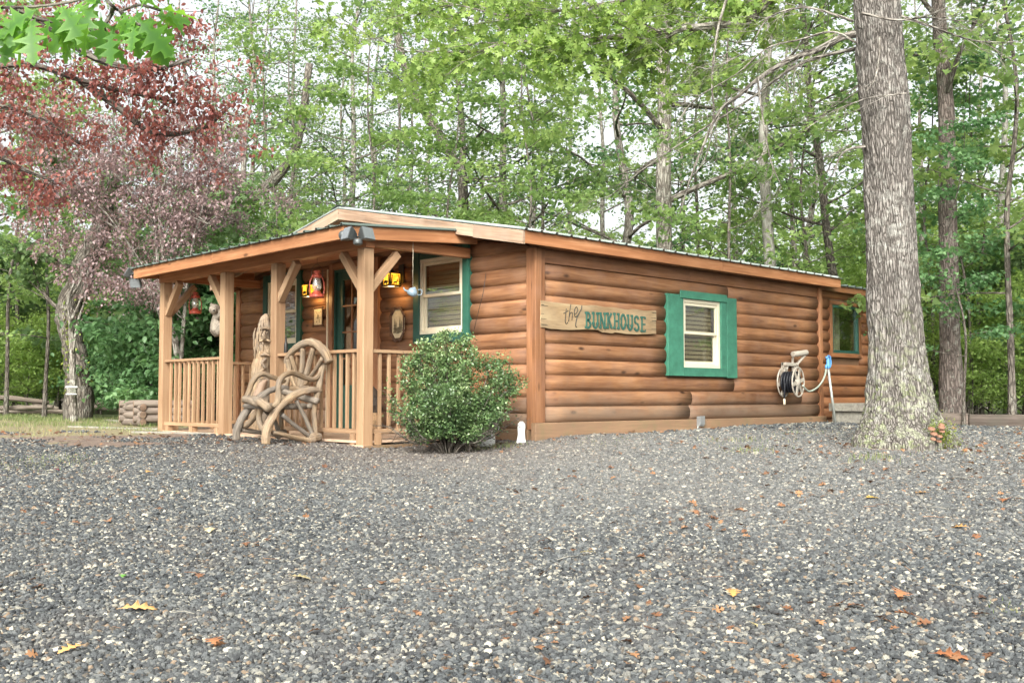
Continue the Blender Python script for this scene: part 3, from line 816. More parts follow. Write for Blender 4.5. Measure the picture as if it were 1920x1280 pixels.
def part(nm, fn, pts, rad, mat='drift', n=10, it=5, flat=1.0, bump=.12, squ=1.0, up=None):
    rad = [r_ * .7 for r_ in rad]; n = int(n * 1.6); it = it + 4; bump = bump * 2.0
    m = MB(); m.tube(path(fn, pts), rad, n=n, interp=it, bump=bump, flat=flat, seed=rs.random() * 9, squ=squ, up=up); return m.build(nm, M[mat], chair)
# big curved legs
part('leg', N, [(455, 1235), (465, 1120), (500, 1000), (580, 860), (700, 745), (830, 670), (960, 645), (1050, 650)], [.075, .078, .076, .072, .072, .07, .068, .062], squ=.7, n=16, flat=.75)
part('leg', Fp, [(135, 1190), (140, 1080), (190, 960), (270, 850), (370, 745), (480, 665), (600, 625), (690, 620)], [.07, .07, .068, .066, .066, .062, .06, .055], mat='driftd', squ=.7, n=16, flat=.75)
# rear uprights and hub
part('rear_upright', N, [(1000, 1130), (990, 980), (985, 850), (1015, 700), (1040, 600), (1060, 460), (1085, 350)], [.045, .042, .042, .05, .055, .05, .05])
part('rear_upright', Fp, [(620, 1110), (628, 950), (640, 800), (660, 650), (700, 500), (715, 400), (700, 310)], [.04, .04, .04, .045, .05, .045, .045])
part('hub_block', N, [(920, 1180), (970, 1165), (1045, 1150)], [.06, .085, .06], squ=.7, n=14)
part('hub_block', Fp, [(570, 1150), (610, 1120), (670, 1100)], [.05, .075, .05], mat='driftd', squ=.7, n=14)
part('side_spoke', N, [(960, 1170), (800, 1050), (630, 915)], [.035, .033, .038], mat='driftd')
part('side_spoke', N, [(975, 1150), (890, 960), (790, 760)], [.04, .034, .034], mat='driftd')
part('side_spoke', Fp, [(600, 1110), (540, 960), (430, 850)], [.035, .033, .036], mat='driftd')
part('side_stretcher', N, [(935, 1195), (760, 1160), (530, 1105)], [.045, .04, .036])
part('side_stretcher', Fp, [(590, 1140), (420, 1110), (190, 1080)], [.036, .034, .036], mat='driftd')
# front twisted stretchers
fr = lambda x, y: plane_pt(x, y, Ln, p0 + Ln * .1)
part('front_stretcher', fr, [(165, 1070), (250, 1025), (320, 950), (375, 850)], [.06, .052, .05, .045], n=12)
part('front_stretcher', fr, [(400, 850), (385, 960), (410, 1040), (450, 1085)], [.045, .05, .05, .045], n=12)
# seat
m = MB(); rows = []
A_, B_, C_, D_ = Fp(*cs(225, 760)), N(*cs(520, 815)), N(*cs(1010, 750)), Fp(*cs(640, 690))
zsn = .43 + p0.z
for a_ in (A_, B_, C_, D_): a_.z = zsn
for k in range(5):
    t0, t1 = k / 5 + .004, (k + 1) / 5 - .004
    a_, b_ = A_.lerp(D_, (t0 + t1) / 2), B_.lerp(C_, (t0 + t1) / 2)
    m.tube([a_, a_.lerp(b_, .33) + Vector((0, 0, -.012)), a_.lerp(b_, .66) + Vector((0, 0, -.01)), b_], [.075, .07, .072, .075], n=14, interp=4, flat=.42, bump=.12, up=(0, 0, 1), squ=.8, seed=k)
m.build('seat', M['driftd'], chair)
part('seat_front_log', lambda x, y: plane_pt(x, y, Ln, p0 + Ln * .0), [(225, 745), (330, 760), (420, 790), (500, 845)], [.06, .085, .075, .06], flat=1.0, n=14, bump=.22)
part('seat_back_log', lambda x, y: plane_pt(x, y, Ln, p0 + Ln * .62), [(640, 660), (760, 690), (900, 740), (1020, 765)], [.05, .055, .055, .05], mat='driftd', n=12)
# arms
part('armrest', N, [(530, 825), (580, 780), (590, 680), (600, 580), (640, 500), (740, 458), (860, 500), (980, 530), (1045, 470), (1085, 370)], [.04, .05, .048, .047, .047, .047, .045, .045, .043, .04], it=6, n=12)
part('armrest', Fp, [(225, 780), (275, 650), (310, 560), (370, 485), (440, 470), (540, 510), (660, 550)], [.045, .045, .047, .047, .045, .042, .04], it=6, n=12)
# back hoop and spokes
part('back_hoop', B, [(685, 355), (690, 310), (760, 215), (860, 145), (950, 125), (1040, 165), (1110, 250), (1150, 345)], [.045, .05, .056, .06, .064, .066, .068, .07], n=16, it=6, squ=.75, bump=.08)
for pts, r_ in (([(820, 630), (770, 400), (735, 280)], .042), ([(825, 620), (850, 400), (862, 190)], .045), ([(850, 620), (920, 400), (975, 190)], .048), ([(870, 600), (980, 450), (1075, 300)], .035), ([(800, 640), (735, 500), (695, 360)], .04)):
    part('back_spoke', B, pts, [r_ * 1.05, r_ * .95, r_], n=12)
part('back_rail', B, [(700, 640), (830, 630), (1000, 640)], [.05, .06, .05], n=12)

# ------------------------------------------------------------------ carved driftwood post on the porch front
cp = at(492, 785, 13.05)
gzz = g(cp.x, cp.y)
carv = empty('carved_post', (cp.x, cp.y, gzz), 'tall driftwood post carved with a long bearded face beside the third porch post', 'carving')
m = MB()
def cq(x, y, d=13.05): return at(x, y, d)
m.tube([cq(487, 812), cq(487, 770), cq(489, 735), cq(490, 700), cq(493, 665), cq(493, 640), cq(497, 615), cq(498, 597), cq(500, 588)], [.1, .13, .135, .12, .115, .1, .085, .06, .02], n=36, interp=8, bump=.22, smooth=True)
m.build('trunk', M['drift'], carv)
m = MB()
for k in range(22):
    x = 484 + rs.uniform(-6, 14); y = rs.uniform(600, 650)
    m.tube([cq(x, y, 12.97), cq(x + rs.uniform(-3, 3), y + 14, 12.94), cq(x + rs.uniform(-4, 4), y + 30, 12.96)], [.008, .014, .006], n=6, interp=3)
m.build('carved_hair', M['drift'], carv)
m = MB()
for (y, w_, h_) in ((617, .06, .02), (640, .07, .02), (667, .06, .02)):
    c = cq(497, y, 12.93); m.tube([c - RT * w_, c + Vector((0, 0, h_)), c + RT * w_], [.012, .022, .012], n=8, interp=4)
c = cq(496, 628, 12.92); m.tube([c + Vector((0, 0, .05)), c - FW * .02, c - Vector((0, 0, .05))], [.012, .02, .028], n=8, interp=4)
for s in (-1, 1): m.lathe(cq(496 + s * 5, 623, 12.95), [(.0, -.012), (.014, 0), (.0, .012)], n=10)
for (y, r_) in ((680, .028), (700, .035), (720, .03)):
    c = cq(494 + rs.uniform(-4, 4), y, 12.93); m.tube([c + RT * .03 + Vector((0, 0, .06)), c - RT * .02, c + RT * .02 - Vector((0, 0, .07))], [.01, r_, .012], n=8, interp=4)
m.build('carved_face', M['drift'], carv)
m = MB(); m.tube([cq(482, 760, 12.93), cq(484, 740, 12.92), cq(492, 722, 12.93), cq(500, 712, 12.95)], [.02, .06, .05, .015], n=12, interp=5, bump=.3); m.build('orange_core', M['rake'], carv)

# ------------------------------------------------------------------ bear figurine
bp = at(409, 600, 13.95)
def bq(x, y, d=0.0): return at(x, y, 14.28 + d)
bear = empty('bear_figurine', bq(412, 630, .05), 'grey bear cub figurine climbing the second porch post', 'figurine')
m = MB()
def blob(c, r, sx=1, sz=1):
    prof = [(math.sin(math.pi * i / 8) * r * sx, -math.cos(math.pi * i / 8) * r * sz) for i in range(9)]; m.lathe(c, prof, n=14, cap=False)
m.tube([bq(411, 629), bq(408, 619), bq(407, 605), bq(409, 592), bq(408, 584)], [.06, .105, .085, .07, .055], n=16, interp=5)
blob(bq(403, 580, -.03), .085, 1, .9)
m.tube([bq(403, 580, -.08), bq(401, 583, -.14)], [.045, .028], n=12)
for x in (397, 412): blob(bq(x, 571 - (4 if x > 400 else 0), 0), .026)
m.tube([bq(408, 597, -.07), bq(413, 590, -.09), bq(417, 583, -.04), bq(419, 582, .02)], [.032, .036, .034, .036], n=12, interp=4)
m.tube([bq(405, 600, .05), bq(412, 592, .09), bq(418, 588, .09)], [.03, .034, .034], n=12, interp=4)
m.tube([bq(409, 624, -.06), bq(415, 617, -.09), bq(418, 608, -.03), bq(420, 607, .03)], [.05, .055, .045, .04], n=12, interp=4)
o = m.build('body', M['fur'], bear)
md = o.modifiers.new('join', 'REMESH'); md.mode = 'VOXEL'; md.voxel_size = .009; md.use_smooth_shade = True
m = MB()
for x, y in ((400.2, 578), (405, 577.5)): blob(bq(x, y, -.105), .008)
blob(bq(401, 582, -.165), .013)
m.build('eyes_and_nose', M['black'], bear)

# ------------------------------------------------------------------ red oil lanterns
def lantern(loc, label, wire, sc_=1.0):
    t = empty('oil_lantern', loc, label, 'lantern', 'red oil lanterns hanging from the porch roof')
    L = Vector(loc); s = sc_
    m = MB(); m.lathe(L, [(.085 * s, 0), (.09 * s, .01 * s), (.088 * s, .03 * s), (.06 * s, .05 * s), (.045 * s, .065 * s), (.045 * s, .08 * s)], n=20); m.build('fuel_tank', M['red'], t)
    m = MB(); m.lathe(L, [(.03 * s, .08 * s), (.055 * s, .12 * s), (.058 * s, .15 * s), (.045 * s, .2 * s), (.035 * s, .235 * s)], n=20, cap=False); m.build('glass_globe', M['lampglass'], t)
    m = MB(); m.lathe(L, [(.045 * s, .235 * s), (.055 * s, .245 * s), (.05 * s, .27 * s), (.032 * s, .275 * s), (.032 * s, .3 * s), (.045 * s, .305 * s), (.04 * s, .32 * s), (.012 * s, .33 * s)], n=18); m.build('chimney_cap', M['red'], t)
    m = MB()
    for sg in (-1, 1):
        m.tube([L + Vector((sg * .075, -sg * .02, .03)) * s, L + Vector((sg * .088, -sg * .023, .1)) * s, L + Vector((sg * .08, -sg * .02, .2)) * s, L + Vector((sg * .04, -sg * .01, .285)) * s], .008 * s, n=8, interp=4)
    m.build('side_tube', M['red'], t)
    m = MB(); m.tube([L + Vector((-.07, .018, .24)) * s, L + Vector((-.06, .015, .35)) * s, L + Vector((0, 0, .4)) * s, L + Vector((.06, -.015, .35)) * s, L + Vector((.07, -.018, .24)) * s], .0025, n=6, interp=4)
    m.tube([L + Vector((0, 0, .395)) * s, (L.x, L.y, wire)], .0018, n=5); m.build('wire_bail', M['black'], t)
    m = MB(); m.lathe(L, [(.022 * s, .08 * s), (.026 * s, .1 * s), (.01 * s, .12 * s)], n=12); m.build('burner', M['red'], t)
p = plane_pt(594, 558, (1, 0, 0), (PX + .05, 0, 0)); 
lantern((p.x, p.y, p.z), 'larger red oil lantern between the third and corner porch posts', zb + .02, 1.0)
p = plane_pt(366, 588, (1, 0, 0), (PX + .35, 0, 0))
lantern((p.x, p.y, p.z), 'rust red oil lantern hanging behind the leftmost porch opening', zb + .1, .98)

# ------------------------------------------------------------------ lit wall lanterns
def wall_lantern(yc, zc, label):
    x = -.05 - .17
    t = empty('wall_lantern', (x, yc, zc), label, 'lantern', 'lit wall lanterns by the door')
    s = .085; h = .17
    m = MB(); m.box(-.065, -.048, yc - .055, yc + .055, zc + .05, zc + .3); m.build('back_plate', M['black'], t, .003)
    m = MB(); m.tube([(-.06, yc, zc + .16), (-.11, yc, zc + .17), (-.18, yc, zc + .2), (x, yc, zc + .245), (x, yc, zc + h)], .009, n=8, interp=5)
    m.lathe((x, yc, zc + h), [(.02, .05), (.035, .03), (.02, .012)], n=12); m.build('arm', M['black'], t)
    m = MB()
    m.lathe((x, yc, zc + h), [(s * 1.5, -.005), (s * 1.5, .004), (.03, .03)], n=4)
    for a in (-1, 1):
        for b_ in (-1, 1): m.box(x + a * s - .008, x + a * s + .008, yc + b_ * s - .008, yc + b_ * s + .008, zc, zc + h, ax=2)
    for a in (-1, 1):
        m.box(x + a * s - .0075, x + a * s + .0075, yc - s, yc + s, zc - .004, zc + .014); m.box(x - s, x + s, yc + a * s - .0075, yc + a * s + .0075, zc - .0045, zc + .0135)
    m.build('cage', M['black'], t, .001)
    m = MB(); e = s - .003
    for a in (-1, 1):
        m.box(x + a * e - .001, x + a * e + .001, yc - e, yc + e, zc + .012, zc + h - .006); m.box(x - e, x + e, yc + a * e - .001, yc + a * e + .001, zc + .012, zc + h - .006)
    m.build('pane', M['amber'], t)
    m = MB(); m.box(x - .05, x + .05, yc - .05, yc + .05, zc + .004, zc + .01); m.build('bulb', M['bulb'], t)
    # cut-out silhouettes: antlered deer and trees on the porch side, bear on the other
    m = MB()
    fx = x - s - .002
    def sil(poly, sc_, face):
        if face == 0: m.prism([(a * sc_, b_ * sc_) for a, b_ in poly], (fx, yc, zc + .02), (0, -1, 0), (0, 0, 1), (-1, 0, 0), .003)
        else: m.prism([(a * sc_, b_ * sc_) for a, b_ in poly], (x, yc - s - .002, zc + .02), (1, 0, 0), (0, 0, 1), (0, -1, 0), .003)
    deer = [(-.35, 0), (-.3, 0), (-.25, .3), (.1, .3), (.2, 0), (.26, 0), (.25, .35), (.38, .6), (.52, .58), (.52, .68), (.42, .75), (.55, 1.05), (.5, 1.05), (.38, .85), (.3, 1.1), (.25, 1.08), (.32, .8), (.2, .55), (-.3, .52), (-.4, .35)]
    bearp = [(-.5, 0), (-.36, 0), (-.34, .2), (.1, .2), (.12, 0), (.28, 0), (.3, .3), (.5, .3), (.55, .42), (.4, .58), (.2, .6), (-.1, .68), (-.4, .6), (-.52, .4)]
    sil(deer, .075, 1); sil(bearp, .085, 0)
    for f_ in (0, 1):
        for sg in (-1, 1):
            for k in range(5):
                u = sg * (.066 - .003 * k); z0 = .0 + k * .026
                tri = [(u - sg * .022 * (1 - k * .1), z0), (u + sg * .012, z0), (u + sg * .004, z0 + .035)]
                sil([(a / 1.0, b_) for a, b_ in tri], 1.0, f_)
        for k in range(9): sil([(-.07 + k * .016, -.008), (-.06 + k * .016, -.008), (-.064 + k * .016, .008 + .006 * (k % 3))], 1.0, f_)
    m.build('silhouette_cutout', M['black'], t)
    ld = bpy.data.lights.new('lantern_bulb', 'POINT'); ld.energy = 2.2; ld.color = (1, .6, .22); ld.shadow_soft_size = .04
    lo = bpy.data.objects.new('lantern_bulb', ld); COL.objects.link(lo); lo.location = Vector((0, 0, -.03)); attach(lo, t)
yc, zt_ = on_gable(734, 508, -.22); _, zb_2 = on_gable(734, 537, -.22)
print('lant', yc, zt_, zb_2)
wall_lantern(yc, zb_2, 'glowing amber box lantern with a deer cut-out right of the green door')
yc2, z2 = on_gable(581, 556, -.22)
wall_lantern(yc2, zb_2, 'glowing amber box lantern mostly hidden behind the hanging red oil lantern')

# ------------------------------------------------------------------ oval rustic picture, square plaque
yc, zc = on_gable(747, 607, -.06)
pic = empty('rustic_picture', (-.06, yc, zc), 'oval framed woodland print edged with crossed brown twigs right of the door', 'picture')
RY, RZ = .135, .205
oct_ = [(RY * a, RZ * b_) for a, b_ in ((-.45, 1), (.45, 1), (1, .55), (1, -.55), (.45, -1), (-.45, -1), (-1, -.55), (-1, .55))]
m = MB(); m.prism(oct_, (-.06, yc, zc), (0, -1, 0), (0, 0, 1), (-1, 0, 0), .012); m.build('print', M['paper'], pic, .002)
m = MB()
for i in range(8):
    a, b_ = Vector(oct_[i]), Vector(oct_[(i + 1) % 8]); d = (b_ - a).normalized()
    for k in range(3):
        e = .03 + .02 * rs.random(); o_ = (k - 1) * .012
        nrm = Vector((-d.y, d.x)) * o_
        A2, B2 = a - d * e + nrm, b_ + d * e + nrm
        m.tube([(-.078 - .004 * k, yc - A2.x, zc + A2.y), (-.078 - .004 * k, yc - B2.x, zc + B2.y)], .006, n=6)
m.build('twig_frame', M['twig'], pic)
m = MB()
M['sepiad'] = plain('sepia_ink', (.2, .17, .11), .7)
def flatp(m, poly): m.prism(poly, (-.073, yc, zc), (0, -1, 0), (0, 0, 1), (-1, 0, 0), .002)
for (cx, base, h, w_) in ((-.06, -.12, .2, .04), (-.03, -.1, .14, .03), (.05, -.12, .22, .045), (.085, -.1, .15, .03)):
    for k in range(4):
        f_ = 1 - k * .22; flatp(m, [(cx - w_ * f_, base + h * k * .22), (cx + w_ * f_, base + h * k * .22), (cx, base + h * (k * .22 + .34))])
flatp(m, [(-.02, -.13), (.04, -.13), (.04, -.06), (.01, -.035), (-.02, -.06)])
m.build('printed_scene', M['sepiad'], pic)
yc, zc = on_gable(598, 594, -.06)
pla = empty('wall_plaque', (-.06, yc, zc), 'square tan plaque in a twig frame left of the door', 'plaque')
m = MB(); m.box(-.075, -.06, yc - .105, yc + .105, zc - .115, zc + .115); m.build('print', M['paper'], pla, .002)
m = MB()
for s in (-1, 1):
    m.tube([(-.078, yc - .15, zc + s * .13), (-.078, yc + .15, zc + s * .125)], .009, n=7); m.tube([(-.082, yc + s * .118, zc - .15), (-.082, yc + s * .115, zc + .15)], .008, n=7)
m.build('twig_frame', M['twig'], pla)
m = MB(); 
for k in range(14): 
    a, b_ = rs.uniform(-.07, .07), rs.uniform(-.08, .08); m.box(-.077, -.075, yc + a - .008, yc + a + .008, zc + b_ - .004, zc + b_ + .012)
m.box(-.0775, -.075, yc - .02, yc + .02, zc - .03, zc + .03); m.build('printed_scene', M['sepiad'], pla)

# ------------------------------------------------------------------ hanging enamel ornament
p = plane_pt(774, 547, (1, 0, 0), (-1.0, 0, 0))
orn = empty('hanging_teapot', p, 'small blue-grey enamel teapot hanging on a string before the porch window', 'teapot')
m = MB(); m.lathe(p, [(.03, -.055), (.055, -.04), (.062, -.01), (.05, .025), (.03, .04), (.015, .05), (.006, .06)], n=18, axis=(.25, -.3, .9)); m.build('body', M['slate'], orn)
m = MB(); m.tube([p + Vector((-.04, .03, .0)), p + Vector((-.075, .055, .02)), p + Vector((-.085, .065, .05))], [.014, .01, .007], n=8, interp=4); m.build('spout', M['slate'], orn)
m = MB(); m.tube([p + Vector((.045, -.035, .025)), p + Vector((.085, -.06, .02)), p + Vector((.08, -.055, -.03)), p + Vector((.045, -.03, -.035))], .006, n=7, interp=4); m.build('handle', M['slate'], orn)
m = MB(); m.tube([p + Vector((0, 0, .05)), (p.x, p.y, zs(p.x) - .045)], .0022, n=5); m.build('string', M['cream'], orn)

# ------------------------------------------------------------------ floodlights
fl = empty('floodlight', (FX, FY0, 2.3), 'twin-head grey motion floodlight on the near corner of the porch roof', 'floodlight')
c = Vector((FX - .03, FY0 - .01, 2.25))
m = MB(); m.lathe(c + Vector((-.0, -.0, -.02)), [(.05, 0), (.052, .03), (.03, .05)], n=16, axis=(-.7, -.7, 0)); m.build('junction_box', M['lamp'], fl, .002)
def head(c, d, nm='lamp_head'):
    c, d = Vector(c), Vector(d).normalized()
    m = MB(); sd = d.cross(Vector((0, 0, 1))).normalized(); up_ = sd.cross(d)
    def ringp(w, h, o): return [c + d * o + sd * (a * w) + up_ * (b_ * h) for a, b_ in ((-1, -1), (1, -1), (1, 1), (-1, 1))]
    V = ringp(.035, .03, -.06) + ringp(.07, .06, .0) + ringp(.092, .075, .055)
    m.add(V, [(0, 1, 2, 3)] + [(k + j * 4, (k + 1) % 4 + j * 4, (k + 1) % 4 + 4 + j * 4, k + 4 + j * 4) for j in (0, 1) for k in range(4)] + [(8, 9, 10, 11)])
    ho = m.build(nm, M['lamp'], fl_cur, .004)
    m = MB(); V = ringp(.082, .066, .057) + ringp(.082, .066, .062); m.add(V, [(0, 1, 2, 3), (4, 5, 6, 7)] + [(k, (k + 1) % 4, (k + 1) % 4 + 4, k + 4) for k in range(4)]); m.build('lens', M['lens'], ho)
fl_cur = fl
ca_, cb_ = at(657, 441, (c - CAM).dot(FW) - .12), at(684, 441, (c - CAM).dot(FW) - .1)
head(ca_, -RT * .75 - FW * .5 + Vector((0, 0, .3))); head(cb_, RT * .7 - FW * .45 + Vector((0, 0, .28)))
cc_ = at(671, 452, (c - CAM).dot(FW) - .14)
m = MB(); m.lathe(cc_ + Vector((0, 0, -.045)), [(.03, 0), (.05, .012), (.052, .05), (.035, .07)], n=18); m.build('motion_sensor', M['lamp'], fl, .002)
m = MB()
for q_ in (ca_, cb_): m.tube([c, (c + q_) / 2 + Vector((0, 0, -.03)), q_], .012, n=8, interp=4)
m.tube([c, cc_], .012, n=8); m.build('swivel_arm', M['lamp'], fl)
f2 = empty('floodlight', (FX, FY1, 2.28), 'small dark floodlight on the far left end of the porch fascia', 'floodlight')
fl_cur = f2
q1, q2 = at(243, 514, 15.2), at(257, 529, 15.25)
head(q1, -RT * .8 - FW * .3 + Vector((0, 0, .5))); head(q2, -RT * .2 - FW * .8 - Vector((0, 0, .3)))
m = MB(); m.tube([(FX, FY1 + .01, 2.28), q1], .012, n=8); m.tube([(FX, FY1 + .01, 2.26), q2], .012, n=8); m.build('swivel_arm', M['lamp'], f2)

# ------------------------------------------------------------------ hose reel
zc = on_wall(1495, 716, -.36).z; xc = on_wall(1496.5, 716, -.36).x
reel = empty('hose_reel', (xc, -.05, zc - .2), 'wall mounted taupe hose reel with spoked discs and a black hose', 'hose reel')
Rr = .212
ax_ = Vector((.14, -1, 0)).normalized(); hx = Vector((1, .14, 0)).normalized()
c1 = Vector((xc, -.36, zc)); c2 = Vector((xc - .035, -.14, zc + .0))
def disc(c):
    m = MB()
    n = 40
    rp = [c + hx * (math.cos(2 * math.pi * k / n) * Rr) + Vector((0, 0, 1)) * (math.sin(2 * math.pi * k / n) * Rr) for k in range(n + 1)]
    m.tube(rp, .012, n=8, cap=False)
    for k in range(6):
        a = R(60 * k + 12); d = hx * math.cos(a) + Vector((0, 0, 1)) * math.sin(a)
        m.beam(c + d * .05, c + d * (Rr - .004), .052, .014, up=ax_)
    m.lathe(c - ax_ * .012, [(.085, 0), (.085, .012), (.05, .03), (.03, .04), (.0, .042)], n=24, axis=ax_)
    m.build('reel_disc', M['bone'], reel, .002)
disc(c1); disc(c2)
m = MB()
for j in range(5):
    for k in range(2):
        rr = .12 + .022 * k; cc = c2 + (c1 - c2) * (.12 + .19 * j)
        m.tube([cc + hx * (math.cos(2 * math.pi * i / 26) * rr) + Vector((0, 0, 1)) * (math.sin(2 * math.pi * i / 26) * rr) for i in range(27)], .017, n=8, cap=False)
m.tube([c1 + ax_ * -.14 - hx * .14, c1 - ax_ * .14 - hx * .16 - Vector((0, 0, .12)), c1 - ax_ * .15 - hx * .15 - Vector((0, 0, .24))], .013, n=8, interp=4)
m.build('wound_hose', M['hose'], reel)
m = MB(); m.lathe(c1 - ax_ * .15 - hx * .15 - Vector((0, 0, .33)), [(.012, 0), (.018, .02), (.018, .08), (.012, .09)], n=12); m.build('nozzle', M['cream'], reel)
m = MB(); m.lathe(c2 - ax_ * .03, [(.1, 0), (.1, .2)], n=24, axis=ax_); m.build('drum', M['bone'], reel)
tx = on_wall(1466, 683, -.06)
m = MB(); m.box(tx.x, tx.x + .1, -.085, -.045, tx.z - .28, tx.z + .03, ax=2); m.box(tx.x, tx.x + .36, -.13, -.05, tx.z - .02, tx.z + .03); m.box(tx.x + .25, tx.x + .34, -.11, -.07, tx.z - .2, tx.z - .02, ax=2)
m.beam((tx.x + .1, -.09, tx.z), c2 + Vector((0, .03, .0)), .05, .03); m.build('wall_bracket', M['bone'], reel, .004)
hz = tx.z + .17
m = MB(); m.tube([(tx.x + .14, -.16, hz - .02), (tx.x + .46, -.2, hz + .015)], .042, n=16)
m.beam((tx.x + .46, -.2, hz + .01), (tx.x + .3, -.12, hz - .17), .045, .03); m.beam((tx.x + .18, -.14, hz - .04), (tx.x + .22, -.1, hz - .16), .03, .03); m.build('crank_handle', M['bone'], reel, .004)
# hydrant
pb = ground_at(1567, 792); pb = plane_pt(1567, 793, (0, 1, 0), (0, -.42, 0)); pb.z = g(pb.x, pb.y) - .05
pt = plane_pt(1552.5, 688, (0, 1, 0), (0, -.36, 0))
hyd = empty('yard_hydrant', pb, 'blue-handled yard hydrant on a leaning grey pipe beside the far window', 'hydrant')
m = MB(); m.tube([pb, pt], .019, n=14); m.build('pipe', M['conduit'], hyd)
m = MB(); m.lathe(pt, [(.03, -.02), (.034, 0), (.034, .03), (.026, .045), (.026, .11), (.018, .14)], n=16)
m.tube([pt + Vector((0, 0, .02)), pt + Vector((-.05, 0, .02)), pt + Vector((-.06, 0, -.02))], .018, n=10, interp=3); m.build('head', M['blue'], hyd)
m = MB(); m.tube([pt + Vector((-.03, 0, .14)), pt + Vector((.02, 0, .17)), pt + Vector((.07, 0, .15)), pt + Vector((.085, 0, .06)), pt + Vector((.06, 0, .0)), pt + Vector((.01, 0, .01))], .012, n=8, interp=5)
m.tube([pt + Vector((-.04, 0, .12)), pt + Vector((-.045, 0, .16))], .012, n=8); m.build('lever_handle', M['blue'], hyd)
m = MB(); h0 = pt + Vector((-.06, 0, -.03))
m.tube([h0, on_wall(1547, 702, -.36), on_wall(1541, 716, -.36), on_wall(1530, 728, -.37), on_wall(1516, 733, -.38), c1 + Vector((.05, -.04, -.05))], .014, n=8, interp=6)
tag(m.build('feed_hose', M['ghose']), 'thin grey-green hose curving from the blue hydrant to the hose reel', 'hose')
# outlet box
m = MB(); q_ = on_wall(1312, 800, -.09); s_ = empty('outlet_box', (q_.x, -.09, q_.z), 'small grey outlet box on the foot of the side wall', 'outlet box')
m.box(q_.x - .05, q_.x + .05, -.13, -.0755, q_.z + .01, q_.z + .14); m.box(q_.x - .055, q_.x + .055, -.14, -.131, q_.z + .03, q_.z + .145); m.build('cover', M['grey'], s_, .004)
m = MB(); m.tube([(q_.x - .05, -.1, q_.z + .02), (q_.x - .07, -.1, q_.z - .07)], .01, n=8); m.build('conduit', M['conduit'], s_)
# white board
c = at(977, 829, 11.72); c.z = g(c.x, c.y) + .0
poly = [(-.055, 0), (.055, 0), (.045, .06), (.04, .13), (.048, .18), (.045, .215), (.022, .245), (-.012, .245), (-.036, .22), (-.04, .17), (-.036, .1), (-.045, .05)]
wb = empty('splash_board', c, 'white round-topped board standing against the cabin corner', 'board')
m = MB(); m.prism(poly, c, RT, Vector((0, 0, 1)), FW, .022); m.build('panel', M['enamel'], wb, .005)
m = MB(); m.tube([c + RT * -.03 + Vector((0, 0, .18)) - FW * .004, c + RT * .01 + Vector((0, 0, .175)) - FW * .004], .003, n=6); m.build('clasp', M['black'], wb)
# milk pail
c = at(909, 834, 11.75); c.z = g(c.x, c.y)
mp = empty('enamel_jug', c, 'white enamel jug half hidden at the foot of the green bush', 'jug')
m = MB(); m.lathe(c, [(.11, 0), (.118, .01), (.118, .12), (.1, .16), (.055, .19), (.05, .22), (.065, .24), (.05, .245)], n=28); m.build('body', M['enamel'], mp, .002)
m = MB(); m.tube([c + RT * .09 + Vector((0, 0, .15)), c + RT * .16 + Vector((0, 0, .2)), c + RT * .12 + Vector((0, 0, .245)), c + RT * .05 + Vector((0, 0, .235))], .008, n=8, interp=4); m.build('handle', M['enamel'], mp)
m = MB()
for k in range(7):
    a = rs.uniform(-1, 1); m.lathe(c - FW * .113 * math.cos(a) + RT * .117 * math.sin(a) + Vector((0, 0, rs.uniform(.04, .12))), [(0, -.004), (rs.uniform(.006, .014), 0), (0, .004)], n=8, axis=-FW * math.cos(a) + RT * math.sin(a))
m.build('chipped_spots', M['black'], mp)
# dark carving by the door
yq, zq = on_gable(702, 790, -.35)
dc = empty('dark_carving', (-.35, yq, 0), 'dark shaggy carving on a woven basket stand right of the door', 'carving')
b0 = Vector((-.35, yq, 0.0))
m = MB(); m.lathe(b0, [(.09, 0), (.105, .02), (.1, .12), (.115, .27), (.1, .28)], n=20); m.build('basket_stand', M['basket'], dc)
m = MB(); m.tube([b0 + Vector((0, 0, .27)), b0 + Vector((.0, 0, .36)), b0 + Vector((-.01, .01, .46)), b0 + Vector((-.02, .02, .56)), b0 + Vector((-.03, .03, .62))], [.09, .1, .08, .06, .03], n=20, interp=5, bump=.35); m.build('figure', M['ddark'], dc)
# boots on the rail
for (x, y, h, lab) in ((536, 655, .2, 'tall narrow dark bottle standing on the porch rail by the third post'), (563.5, 655, .12, 'short dark bottle on the porch rail just above the driftwood armchair')):
    c = plane_pt(x, y, (1, 0, 0), (PX + .01, 0, 0)); c.z = 1.005 + .018
    b_ = empty('bottle', c, lab, 'bottle'); m = MB(); m.lathe(c, [(.024, 0), (.026, .01), (.024, h * .55), (.012, h * .72), (.011, h * .95), (.014, h)], n=14); m.build('body', M['black'], b_)
# hanging chain near the corner
m = MB(); A0, B0 = plane_pt(906, 548, (1, 0, 0), (-.12, 0, 0)), plane_pt(887, 625, (1, 0, 0), (-.1, 0, 0))
m.tube([plane_pt(911, 512, (1, 0, 0), (-.06, 0, 0)), A0, plane_pt(898, 580, (1, 0, 0), (-.12, 0, 0)), B0], .0035, n=5, interp=4)
tag(m.build('hanging_wire', M['black']), 'thin dark wire hanging down the logs right of the porch window', 'wire')
